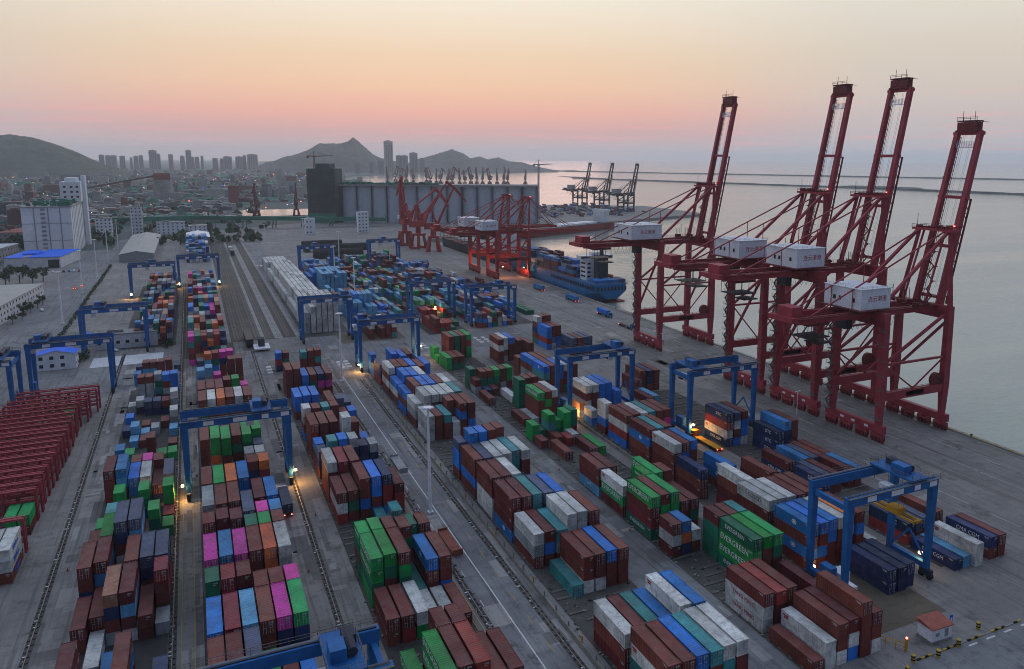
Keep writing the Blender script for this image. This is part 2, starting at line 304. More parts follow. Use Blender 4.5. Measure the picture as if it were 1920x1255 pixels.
def sheet(name, pts, z, mat, parent=None, kind='structure'):
    me = bpy.data.meshes.new(name); me.from_pydata([(x,y,z) for x,y in pts], [], [tuple(range(len(pts)))]); me.materials.append(MATS[mat]); me.update()
    o = link(name, me, parent)
    if parent is None and kind: o['kind'] = kind
    return o
def rect(name, x0, y0, x1, y1, z, mat, parent=None): return sheet(name, [(x0,y0),(x1,y0),(x1,y1),(x0,y1)], z, mat, parent)
COAST = [(235.5,-300),(235.5,872),(300,905),(520,1005),(790,1110),(800,1330),(640,1430),(480,1260),(300,1290),(330,1700),(420,2300),(560,3300),(700,3900),(1300,4500),(2300,5200),(3200,8000),(3000,15000),(-9000,15000),(-9000,-300)]
MB().poly(COAST, -8.0, 0.0).build('ground', 'yard_ground')['kind'] = 'structure'
sheet('far_ground', [(-9000,900),(-75,900),(-75,1000),(300,1292),(330,1700),(420,2300),(560,3300),(700,3900),(1300,4500),(2300,5200),(3200,8000),(3000,15000),(-9000,15000)], 0.03, 'far_land')
# sea
m, n, l, b = nmat('sea_water')
b.inputs['Base Color'].default_value = (0.22, 0.285, 0.26, 1); b.inputs['Roughness'].default_value = 0.10; b.inputs['IOR'].default_value = 1.33
g = n.new('ShaderNodeNewGeometry'); mp = n.new('ShaderNodeMapping'); mp.inputs['Scale'].default_value = (0.10, 0.22, 1); mp.inputs['Rotation'].default_value = (0, 0, 0.5); l.new(g.outputs['Position'], mp.inputs[0])
t1 = n.new('ShaderNodeTexNoise'); t1.inputs['Scale'].default_value = 1.0; t1.inputs['Detail'].default_value = 7; t1.inputs['Roughness'].default_value = 0.62; l.new(mp.outputs[0], t1.inputs['Vector'])
mw = n.new('ShaderNodeMapping'); mw.inputs['Scale'].default_value = (0.0035, 0.018, 1); mw.inputs['Rotation'].default_value = (0, 0, 0.9); l.new(g.outputs['Position'], mw.inputs[0])
tw = n.new('ShaderNodeTexNoise'); tw.inputs['Scale'].default_value = 1.0; tw.inputs['Detail'].default_value = 5; l.new(mw.outputs[0], tw.inputs['Vector'])
rw = n.new('ShaderNodeMapRange'); l.new(tw.outputs[0], rw.inputs[0]); rw.inputs[1].default_value = 0.35; rw.inputs[2].default_value = 0.65; rw.inputs[3].default_value = 0.18; rw.inputs[4].default_value = 0.62
bp = n.new('ShaderNodeBump'); l.new(rw.outputs[0], bp.inputs['Strength']); bp.inputs['Distance'].default_value = 1.2; l.new(t1.outputs[0], bp.inputs['Height']); l.new(bp.outputs[0], b.inputs['Normal'])
rect('sea', -9400, -340, 18000, 18000, -3.5, 'sea_water')
sheet('harbour_water', [(60,1312),(165,1318),(190,1470),(70,1475)], 0.08, 'sea_water')
# quay apron with crane rails and fenders
rect('quay_apron', 176, -250, 235.3, 868, 0.02, 'apron_ground')
q = MB()
for X in (201.6, 202.4, 232.1, 232.9): q.box(X-0.08, -200, 0.02, X+0.08, 865, 0.10)
tag(q.build('crane_rail', 'rail_steel'), kind='structure')
q = MB()
for X in (187.5, 210.5, 221): 
    for i in range(60): q.box(X-0.07, -60+i*15, 0.022, X+0.07, -60+i*15+random.uniform(5,14), 0.027)
tag(q.build('apron_marking', 'marking_white'), kind='structure')
qe = empty('quay_edge', (235.5, 100, 0), 'concrete coping with black fenders along the quay edge', 'quay edge')
q = MB(); q.box(234.3, -250, 0.03, 235.9, 870, 0.35); q.build('coping', 'kerb_concrete', qe).location = (-235.5, -100, 0)
fm = MB().tube((0,0,-2.6), (0,0,0.1), 0.55, n=8).mesh('fender', 'black_rubber'); bm_ = MB().tube((0,0,0), (0,0,0.5), 0.28, 0.22).tube((0,0,0.5),(0,0,0.75),0.42,0.36).mesh('bollard','dark_metal')
for i in range(44):
    yy = 110 + i*14
    link('fender', fm, qe, (0.7, yy-100, 0)); 
    if i % 2 == 0: link('bollard', bm_, qe, (-0.5, yy-100+5, 0.35))
for i in range(26):
    b_ = MB().box(-0.55, 0, 0, 0.35, 1.6, 0.06).mesh('kerb_stripe', 'marking_yellow') if i == 0 else bs_; bs_ = b_
    link('kerb_stripe', b_, qe, (-0.4, 140-100+i*3.2, 0.355))
# roads, markings
rect('road', 45.6, 60, 61.2, 900, 0.015, 'road_ground')
rect('yard_lane', 83.5, 60, 96.2, 345, 0.015, 'road_ground')
rect('crossing_road', -80, 352, 176, 398, 0.011, 'road_ground')
rect('access_road', -96, 300, -66, 1000, 0.015, 'road_ground')
rect('front_road', 108, 40, 200, 92.5, 0.017, 'road_ground')
q = MB(); q.box(53.35, 60, 0.02, 53.65, 345, 0.026)
for i in range(38): q.box(49.9, 100+i*6.5, 0.02, 50.08, 102.6+i*6.5, 0.026) if i % 2 else None
for i in range(9): q.box(131+i*5.2, 91.6, 0.022, 133.4+i*5.2, 92.0, 0.028)
for i in range(7): q.box(128+i*9, 66+0*i, 0.022, 133+i*9, 66.25, 0.028)
for X0, Y0 in ((55,352),(58,352),(96,372),(99,372),(-19,352),(-22,352),(25,356),(29,356),(128,372),(132,372)):
    for k in range(3): q.box(X0, Y0+k*5, 0.02, X0+2.1, Y0+k*5+2.6, 0.026)
for k in range(12): q.box(24+k*4.2, 718, 0.04, 26.6+k*4.2, 724, 0.05)
tag(q.build('white_marking', 'marking_white'), kind='structure')
q = MB()
for X in (46.2, 47.3): q.box(X-0.07, 60, 0.02, X+0.07, 330, 0.026)
for i in range(22): q.box(56.9, 105+i*10, 0.02, 57.05, 108.5+i*10, 0.026)
for X in (-8.9, -7.4, -5.0): q.box(X-0.06, 100, 0.02, X+0.06, 640, 0.026)
tag(q.build('yellow_marking', 'marking_yellow'), kind='structure')
# gantry rails with clip plates (the dotted lines), railway tracks
def dotted_rail(X, y0, y1, label):
    r = empty('gantry_rail', (X, y0, 0), label, 'rail', 'gantry rails with clip plates')
    MB().box(-0.75, 0, 0.005, 0.75, y1-y0, 0.03).build('rail_bed', 'ballast', r)
    MB().box(-0.09, 0, 0.03, 0.09, y1-y0, 0.16).build('rail', 'rail_steel', r)
    k = MB(); yy = 0
    while yy < y1-y0:
        k.box(-0.55 + random.uniform(-.1,.1), yy, 0.03, -0.2, yy+0.5, 0.22); k.box(0.2, yy+0.5, 0.03, 0.55+random.uniform(-.1,.1), yy+0.95, 0.2); yy += 2.1
    tag(k.build('clip_plates', 'dark_metal', r), kind='stuff')
    k = MB(); yy = 0
    while yy < y1-y0:
        if random.random() < 0.45: k.box(-0.6+random.uniform(-.2,.6), yy, 0.03, -0.3+random.uniform(0,.6), yy+0.35, 0.12)
        yy += 1.3
    tag(k.build('pale_stones', 'concrete_pale', r), kind='stuff')
dotted_rail(-33.8, 130, 420, 'gantry rail left of the leftmost container block')
dotted_rail(-11.0+2.0, 120, 640, 'gantry rail between the two leftmost container blocks')
dotted_rail(21.5, 110, 400, 'gantry rail right of the colourful second block')
dotted_rail(48.6, 100, 330, 'gantry rail along the left verge of the white-lined road')
dotted_rail(59.9, 100, 330, 'gantry rail at the foot of the long yellow fence')
MB().box(12.8, 425, 0.012, 44.5, 1010, 0.06).build('ballast_bed', 'ballast')['kind'] = 'structure'
def railway(X, y0, y1, label):
    r = empty('railway_track', (X, y0, 0), label, 'railway track', 'railway tracks beyond the crossing road')
    for s in (-0.75, 0.75): MB().box(s-0.07, 0, 0.10, s+0.07, y1-y0, 0.28).build('rail', 'rail_steel', r)
    k = MB()
    for i in range(int((y1-y0)/1.6)): k.box(-1.25, i*1.6, 0.06, 1.25, i*1.6+0.35, 0.14)
    tag(k.build('sleepers', 'kerb_concrete', r), kind='stuff')
for i, X in enumerate((16, 21, 26, 31, 41)): railway(X, 428, 1005, '%s railway track from the left beyond the crossing road' % ordn(i+1))
for i, X in enumerate((35.2, 37.2)): rect('platform_strip', X-1.1, 425, X+0.8, 900, 0.075, 'concrete')
for X0, X1 in ((11.6,13.2),(27.6,29.4),(44.6,46.4)): rect('platform_strip', X0, 425, X1, 1000, 0.075, 'concrete')
# repaired slabs, darker and paler than the paving
q = MB(); q2 = MB(); rp = random.Random(41)
for i in range(420):
    X = rp.choice((rp.uniform(14.9,27.5), rp.uniform(46,61), rp.uniform(84,96), rp.uniform(-33,-27), rp.uniform(-9,-3.6), rp.uniform(172,234), rp.uniform(100,175) if rp.random() < .2 else rp.uniform(176,232))); Y = rp.uniform(95, 420) if X < 172 else rp.uniform(110, 600)
    if 97 < X < 172: Y = rp.uniform(352, 398)
    w = rp.choice((1.2, 2.5, 4.0)); h = rp.choice((1.5, 4.0, 8.0, 14.0)); (q if rp.random() < .55 else q2).add([(X,Y,.019+.0004*(i % 5)+(.012 if X > 172 else 0)),(X+w,Y,.019+.0004*(i % 5)+(.012 if X > 172 else 0)),(X+w,Y+h,.019+.0004*(i % 5)+(.012 if X > 172 else 0)),(X,Y+h,.019+.0004*(i % 5)+(.012 if X > 172 else 0))], [(0,1,2,3)])
tag(q.build('dark_slab_patches', 'patch_dark'), kind='structure'); tag(q2.build('pale_slab_patches', 'patch_pale'), kind='structure')
# stacking pads with worn concrete runner beams
def pad(x0, x1, y0, y1, mat='pad_ground', beams=True, step=6.25):
    p = rect('stack_pad', x0, y0, x1, y1, 0.024, mat)
    if beams:
        k = MB(); y = y0+0.5
        while y < y1:
            xx = x0+0.3
            while xx < x1-0.5:
                w = random.uniform(1.5, 5); e = min(xx+w, x1-0.2)
                if random.random() < 0.55: k.box(xx, y+random.uniform(-.15,.15), 0.024, e, y+0.55+random.uniform(0,.3), 0.16+random.uniform(0,.05))
                xx = e + random.uniform(0.05, 0.5)
            y += step/2
        tag(k.build('runner_beams', 'runner_concrete', p), kind='stuff')
    return p
pad(64.6, 83.2, 84, 340); pad(96.4, 115.2, 100, 345); pad(120.6, 143.5, 125, 330); pad(151.5, 171.5, 115, 262, 'pad_ground')
pad(27.8, 46.4, 100, 345, 'pad_ground'); pad(-27, -9.8, 120, 352, 'pad_ground', False); pad(-3.4, 14.9, 95, 372, 'pad_ground', False)
rect('earth_patch', 116, 102, 137.5, 124.5, 0.028, 'pad_earth'); rect('earth_patch', 64, 398, 96, 425, 0.028, 'pad_earth'); rect('concrete_slab', 145.5, 93, 174, 114, 0.022, 'apron_ground')
rect('pale_forecourt', -46, 398, -17, 417, 0.03, 'concrete_pale')
for X0, X1, Y0, Y1 in ((74,97,470,660), (109,131,400,650), (138,172,405,665), (48,72,420,625), (-36,-12,430,640), (-9,14,398,640)): rect('stack_pad', X0, Y0, X1, Y1, 0.024, 'pad_ground')
# long fence between the road and the fourth block
fe = empty('yard_fence', (62.4, 100, 0), 'long concrete fence with yellow posts beside the white-lined road', 'fence')
pm = MB().box(-0.13, 0.1, 0, 0.13, 5.9, 0.9).box(-0.22, 0.05, 0.9, 0.22, 5.95, 1.12).mesh('fence_panel', 'kerb_concrete'); rm = MB().box(-0.04, 0, 1.55, 0.04, 6, 1.65).box(-0.04, 0, 2.1, 0.04, 6, 2.18).mesh('handrail', 'grey_metal')
po = MB().box(-0.16, -0.16, 0, 0.16, 0.16, 2.5).mesh('fence_post', 'yellow')
pg = MB().box(-0.14, -0.14, 0, 0.14, 0.14, 2.3).mesh('fence_post', 'kerb_concrete')
for i in range(39):
    link('fence_panel', pm, fe, (random.uniform(-.06,.06), i*6, 0)); link('handrail', rm, fe, (0, i*6, 0)); link('fence_post', po if i % 4 == 0 else pg, fe, (0.0, i*6, 0))
f2 = empty('yard_fence', (119.2, 180, 0), 'low concrete fence left of the sixth block, seen between stacks', 'fence')
for i in range(16): link('fence_panel', pm, f2, (0, i*6, 0)); link('fence_post', po if i % 3 == 0 else pg, f2, (0, i*6, 0))

# ---------------------------------------------------------------- hills, breakwaters, skyline
from mathutils.noise import noise as noise3
def hill(name, prof, Y0, depth, mat, noise=6.0):
    nv = 36; vs = []; nx = []
    pts = []
    for i in range(len(prof)-1):
        for k in range(16):
            t = k/16; pts.append((prof[i][0]*(1-t)+prof[i+1][0]*t, prof[i][1]*(1-t)+prof[i+1][1]*t))
    pts.append(prof[-1]); rnd = random.Random(3)
    for j in range(nv+1):
        v = j/nv*2-1
        for (x, z) in pts:
            f = max(0, 1-abs(v)**1.5)
            nn = sum(noise3(Vector((x*.004*2**o_, (Y0+v*depth)*.004*2**o_, 1.7)))*2.2/1.75**o_ for o_ in range(5)); hz = z*f + (nn*noise*1.5 + rnd.uniform(-1,1)*noise*.28)*(f if abs(v) > 0.06 else 0.35)*min(1, z/50)
            vs.append((x*(1+v*depth/Y0), Y0 + v*depth, hz-2))
    w = len(pts); fs = [(j*w+i, j*w+i+1, (j+1)*w+i+1, (j+1)*w+i) for j in range(nv) for i in range(w-1)]
    me = bpy.data.meshes.new(name); me.from_pydata(vs, [], fs); me.materials.append(MATS[mat]); me.update()
    o = link(name, me); o['kind'] = 'structure'; return o
paint('hill_forest', (0.028, 0.046, 0.034), 0.9, 0.75, 0.03, dirt=0.2); paint('hill_rock', (0.055, 0.063, 0.06), 0.9, 0.7, 0.02, dirt=0.2)
hill('hill', [(-2700,60),(-2191,134),(-1614,189),(-1204,202),(-974,189),(-749,172),(-631,167),(-552,140),(-472,107),(-401,73),(-339,46),(-276,19),(-230,0)], 4300, 700, 'hill_forest', 7)
hill('hill', [(280,0),(349,30),(439,58),(545,87),(638,128),(717,171),(779,171),(842,163),(880,166),(913,186),(945,167),(1001,122),(1066,90),(1166,67),(1267,30),(1320,0)], 5000, 420, 'hill_rock', 8)
hill('hill', [(1150,0),(1215,30),(1285,74),(1372,91),(1461,112),(1543,137),(1615,120),(1666,86),(1733,100),(1788,80),(1864,94),(1921,70),(2017,59),(2116,42),(2200,20),(2300,0)], 5000, 380, 'hill_rock', 7)
def breakwater(name, a, b, w, h, label):
    k = MB(); a = Vector((*a, 0)); b = Vector((*b, 0)); d = (b-a).normalized(); u = Vector((-d.y, d.x, 0)); N = 40; rnd = random.Random(5)
    prev = None
    for i in range(N+1):
        p = a.lerp(b, i/N); j = rnd.uniform(.8, 1.25)
        ring = [p-u*w*j+Vector((0,0,-5)), p-u*w*.35+Vector((0,0,h*rnd.uniform(.8,1.1)-3.5)), p+u*w*.35+Vector((0,0,h*rnd.uniform(.8,1.1)-3.5)), p+u*w*j+Vector((0,0,-5))]
        if prev: k.add(prev+ring, [(0,1,5,4),(1,2,6,5),(2,3,7,6)])
        prev = ring
    o = k.build(name, 'hill_rock'); tag(o, label, 'breakwater'); return o
breakwater('breakwater', (1500,4600), (2469,5057), 14, 6, 'farthest thin dark breakwater reaching from the hills')
breakwater('breakwater', (2300,4900), (4200,1500), 12, 6, 'long thin upper breakwater line across the open sea')
breakwater('breakwater', (1600,3300), (1990,2000), 13, 5, 'left half of the lower breakwater behind the raised booms')
breakwater('breakwater', (1990,2000), (2150,1000), 11, 6, 'right half of the lower breakwater near the frame edge')
k = MB(); rnd = random.Random(11)
for i in range(40):
    a = 2*math.pi*i/40; rr = rnd.uniform(.75, 1.1); k.v.append((2170+95*math.cos(a)*rr, 2010+170*math.sin(a)*rr, -3.1))
k.f.append(tuple(range(40))); k.m.append(0); tag(k.build('shoal', 'hill_rock'), kind='structure')
k = MB()
for i in range(40):
    a = 2*math.pi*i/40; rr = rnd.uniform(.7, 1.1); k.v.append((1700+70*math.cos(a)*rr, 3250+420*math.sin(a)*rr, -3.1))
k.f.append(tuple(range(40))); k.m.append(0); tag(k.build('shoal', 'hill_rock'), kind='structure')
bt = empty('navigation_beacon', (2420, 1960, -3.5), 'slender lattice beacon tower standing in the sea', 'beacon')
MB().bar((-3,0,0),(-1.2,0,34),.9).bar((3,0,0),(1.2,0,34),.9).bar((0,3,0),(0,1.2,34),.9).build('lattice_leg', 'dark_metal', bt); MB().box(-2.6,-2.6,34,2.6,2.6,38).build('lantern', 'dark_metal', bt)
paint('tower_facade', (0.13, 0.14, 0.16), 0.6, 0.2, 0.01, dirt=0.1); paint('tower_facade_pale', (0.28, 0.24, 0.24), 0.6, 0.15, 0.01, dirt=0.1)
def skyline(x0, z, x1, Y, i, label, mat='tower_facade'):
    o = empty('tower_block', ((x0+x1)/2, Y, 0), label, 'building', 'distant city tower blocks')
    w = (x1-x0)/2; dp = w*0.9; b = MB()
    b.box(-w, -dp, 0, w, dp, z*0.965); b.box(-w*.8, -dp*.75, z*.965, w*.5, dp*.7, z*.985); b.box(-w*.3, -dp*.3, z*.985, w*.3, dp*.3, z)
    b.build('shaft', mat, o)
    for sgn in (-0.66, -0.22, 0.22, 0.66): MB().box(w*sgn-w*.09, -dp-.6, 4, w*sgn+w*.09, -dp, z*.86).build('window_strip', 'window_dark', o)
SK = [(-493,93,-465),(-459,90,-431),(-429,90,-400),(-384,87,-355),(-330,77,-316),(-309,87,-283),(-280,91,-257),(-225,124,-181),(-183,101,-162),(-118,98,-91),(-53,89,-26),(-20,126,13),(10,83,29),(32,83,56),(66,90,81),(133,76,164),(177,73,196),(197,87,247),(269,87,314),(315,95,334),(341,102,402)]
for i, (a, z, c) in enumerate(SK): skyline(a, z, c, 5600, i, '%s city tower from the left on the hazy skyline' % ordn(i+1))
SK2 = [(993,182,1036),(1059,100,1090),(1090,100,1122),(1138,116,1177),(1195,85,1218),(909,71,940),(863,65,884),(788,64,812)]
L2 = ['tallest slender tower standing right of the pointed hill','first low tower right of the tallest slender tower','second low tower right of the tallest slender tower','domed tower between the two hill groups','small tower just before the right hill group','small tower at the foot of the pointed hill','smaller tower left of the hill-foot tower','leftmost small tower in front of the pointed hill']
for i, (a, z, c) in enumerate(SK2): skyline(a, z, c, 4300 if i > 4 else 4500, i, L2[i], 'tower_facade_pale' if i == 0 else 'tower_facade')
paint('far_red', (0.16,0.07,0.065), 0.8, 0.3, 0.02)
# low-rise city and far port reading as one mass of roofs
k = MB(); rnd = random.Random(21)
for i in range(4200):
    Y = 1150 + 4300*rnd.random()**1.5; xr = 60 if Y < 1700 else 0.20*Y - 20 if Y < 3000 else 0.17*Y
    X = rnd.uniform(-0.33*Y, xr); s = rnd.uniform(3, 11) if rnd.random() < .85 else rnd.uniform(12, 30); s2 = rnd.uniform(4, 14); h = rnd.uniform(3, 9) if rnd.random() < .9 else rnd.uniform(9, 30)
    if 40 < X < 210 and 1290 < Y < 1490: continue
    if -170 < X < 130 and Y < 1210: continue
    mi = rnd.choice([0,0,0,1,2,2,3,3,3,4,4,5]); h = h*.5 if mi == 3 else h
    if mi == 3: k.frus(X-s*1.6, Y-s2*1.6, 0, X+s*1.6, Y+s2*1.6, X-s*.5, Y-s2*.5, h+2, X+s*.5, Y+s2*.5, 3)
    else: k.box(X-s, Y-s2, 0, X+s, Y+s2, h, mi); k.box(X-s*.7, Y-s2*.7, h, X+s*.2, Y+s2*.3, h+1.5, mi)
tag(k.build('far_roofs', ['concrete','roof_grey','far_red','net_green','tower_facade','grey_metal']), 'low hazy roofs of the far port and city', kind='stuff')
k = MB()
for i in range(150):
    Y = rnd.uniform(1250, 4200); X = rnd.uniform(-0.28*Y, 0.15*Y); s = .25+Y*0.00022; k.box(X-s, Y-s, 9, X+s, Y+s, 9+2*s, rnd.choice([0,0,0,1,1,2,3]))
tag(k.build('far_lights', ['far_orange','far_white','lamp_red','lamp_blue']), 'tiny lit lamps scattered over the far port', kind='stuff')
# trees as one mass between far roofs: leaf clumps
k = MB()
for i in range(900):
    Y = 930 + 2600*rnd.random()**1.5; X = rnd.uniform(-0.30*Y, -80) if rnd.random() < .8 else rnd.uniform(-60, 0.08*Y); s = rnd.uniform(2.5, 6)
    for q_ in range(7):
        p = Vector((X+rnd.uniform(-s,s), Y+rnd.uniform(-s,s), rnd.uniform(1, s*1.5))); a = Vector((rnd.uniform(-1,1),rnd.uniform(-1,1),rnd.uniform(-.4,1))).normalized(); u = a.orthogonal().normalized()*s*.6; v = a.cross(u)
        k.add([p-u-v, p+u-v, p+u*.8+v, p-u*.7+v], [(0,1,2,3)])
tag(k.build('far_trees', 'leaf'), 'dark trees scattered between the far roofs', kind='stuff')
paint('code_white', (0.42, 0.42, 0.42), 0.7, 0.4, 3.0, dirt=0.2)
# ================================================================ CONTAINERS
CW, CL, CS = 2.5, 12.4, 6.15
def container_mesh(name, L, H, fine=True):
    k = MB(); W = CW; e = 0.10; d = 0.055
    # corner posts, top and bottom rails
    for x in (0, W-0.16):
        for y in (0, L-0.16): k.box(x, y, 0, x+0.16, y+0.16, H)
        k.box(x, 0.16, 0, x+0.12 if x == 0 else x+0.16, L-0.16, 0.16) if x == 0 else k.box(x+0.04, 0.16, 0, W, L-0.16, 0.16)
        k.box(x, 0.16, H-0.12, x+0.12, L-0.16, H) if x == 0 else k.box(x+0.04, 0.16, H-0.12, W, L-0.16, H)
    for y in (0, L-0.16): k.box(0.16, y, 0, W-0.16, y+0.16, 0.16); k.box(0.16, y, H-0.16, W-0.16, y+0.16, H)
    for x in (-0.012, W-0.19):
        for y in (-0.012, L-0.19):
            for z in (0.0, H-0.155): k.box(x, y, z, x+0.205, y+0.205, z+0.165)      # corner castings, proud
    def corr(n, p0, p1, up, depth):      # trapezoid corrugation from p0 to p1, height vector up, depth vector
        p0 = Vector(p0); p1 = Vector(p1); up = Vector(up); dv = Vector(depth); prof = []
        for i in range(n):
            for t, q in ((0,0),(.25,0),(.5,1),(.75,1)): prof.append(((i+t)/n, q))
        prof.append((1, 0)); vs = []
        for t, q in prof: p = p0.lerp(p1, t)+dv*q; vs += [p, p+up]
        k.add(vs, [(2*i, 2*i+1, 2*i+3, 2*i+2) for i in range(len(prof)-1)])
    n = max(1, int(L/(0.58 if fine else 2.0)))
    corr(n, (0.05, 0.16, 0.14), (0.05, L-0.16, 0.14), (0,0,H-0.24), (d,0,0))
    corr(n, (W-0.05, 0.16, 0.14), (W-0.05, L-0.16, 0.14), (0,0,H-0.24), (-d,0,0))
    corr(n, (0.10, 0.16, H-0.045), (0.10, L-0.16, H-0.045), (W-0.2,0,0), (0,0,-0.03))
    corr(4, (0.16, L-0.06, 0.14), (W-0.16, L-0.06, 0.14), (0,0,H-0.24), (0,-d,0))
    corr(4 if fine else 2, (0.16, 0.09, 0.14), (W-0.16, 0.09, 0.14), (0,0,H-0.24), (0,d,0))
    for zz in (0.42, 0.62): k.box(0.012, 0.55, H-zz, 0.04, 0.55+(1.3 if zz < .5 else .9), H-zz+.12, 1); k.box(W-0.04, L-2.0, H-zz, W-0.012, L-2.0+(1.3 if zz < .5 else .9), H-zz+.12, 1)
    for zz in (0.45, 0.62, 0.95): k.box(W*.55, -0.075, H-zz, W*.55+(.8 if zz < .9 else .5), -0.06, H-zz+.10, 1)
    return k
def door_mesh(name, w, H):      # one leaf with its two locking bars, handles and hinges
    k = MB(); k.box(0, 0, 0, w, 0.05, H-0.30)
    for z0, z1 in ((.15, .30), (.40, .55), (.70, .85)):
        k.box(0.08, -0.02, z0*(H-.3), w-0.08, 0, z1*(H-.3))
    for x in (w*.30, w*.72):
        k.tube((x, -0.05, 0.03), (x, -0.05, H-0.33), 0.024, n=5, mi=1)
        for z in (.12, .42, .9): k.box(x-.06, -0.06, z*(H-.3), x+.06, 0, z*(H-.3)+.07, 1)
    k.box(w*.30, -0.075, H*.40, w*.30+.35, -0.045, H*.40+.05, 1)
    return k
HH = {'A1': 2.62, 'A2': 2.62, 'B': 2.80, 'C': 2.83, 'D': 2.80, 'E': 2.80, 'F': 2.80}
PROTO = {}
def proto(L, H):
    key = (round(L, 1), H)
    if key not in PROTO: PROTO[key] = container_mesh('container', L, H).mesh('container', ['c_n', 'code_white'])
    return PROTO[key]
DOORS = {}
def doorp(H):
    if H not in DOORS: DOORS[H] = door_mesh('door', 1.07, H).mesh('door', ['c_n', 'bar_steel'])
    return DOORS[H]
BLK = dict(A1=(-26,2.82,2.64),A2=(-2.5,2.82,2.64),B=(28.5,2.95,2.82),C=(65.4,2.88,2.85),D=(97,2.93,2.82),E=(121.9,2.95,2.82),F=(152.7,3.0,2.82))
BNAME = dict(A1='leftmost block', A2='second block from left', B='third block from left', C='fourth block from left', D='fifth block from left', E='sixth block from left', F='quayside block')
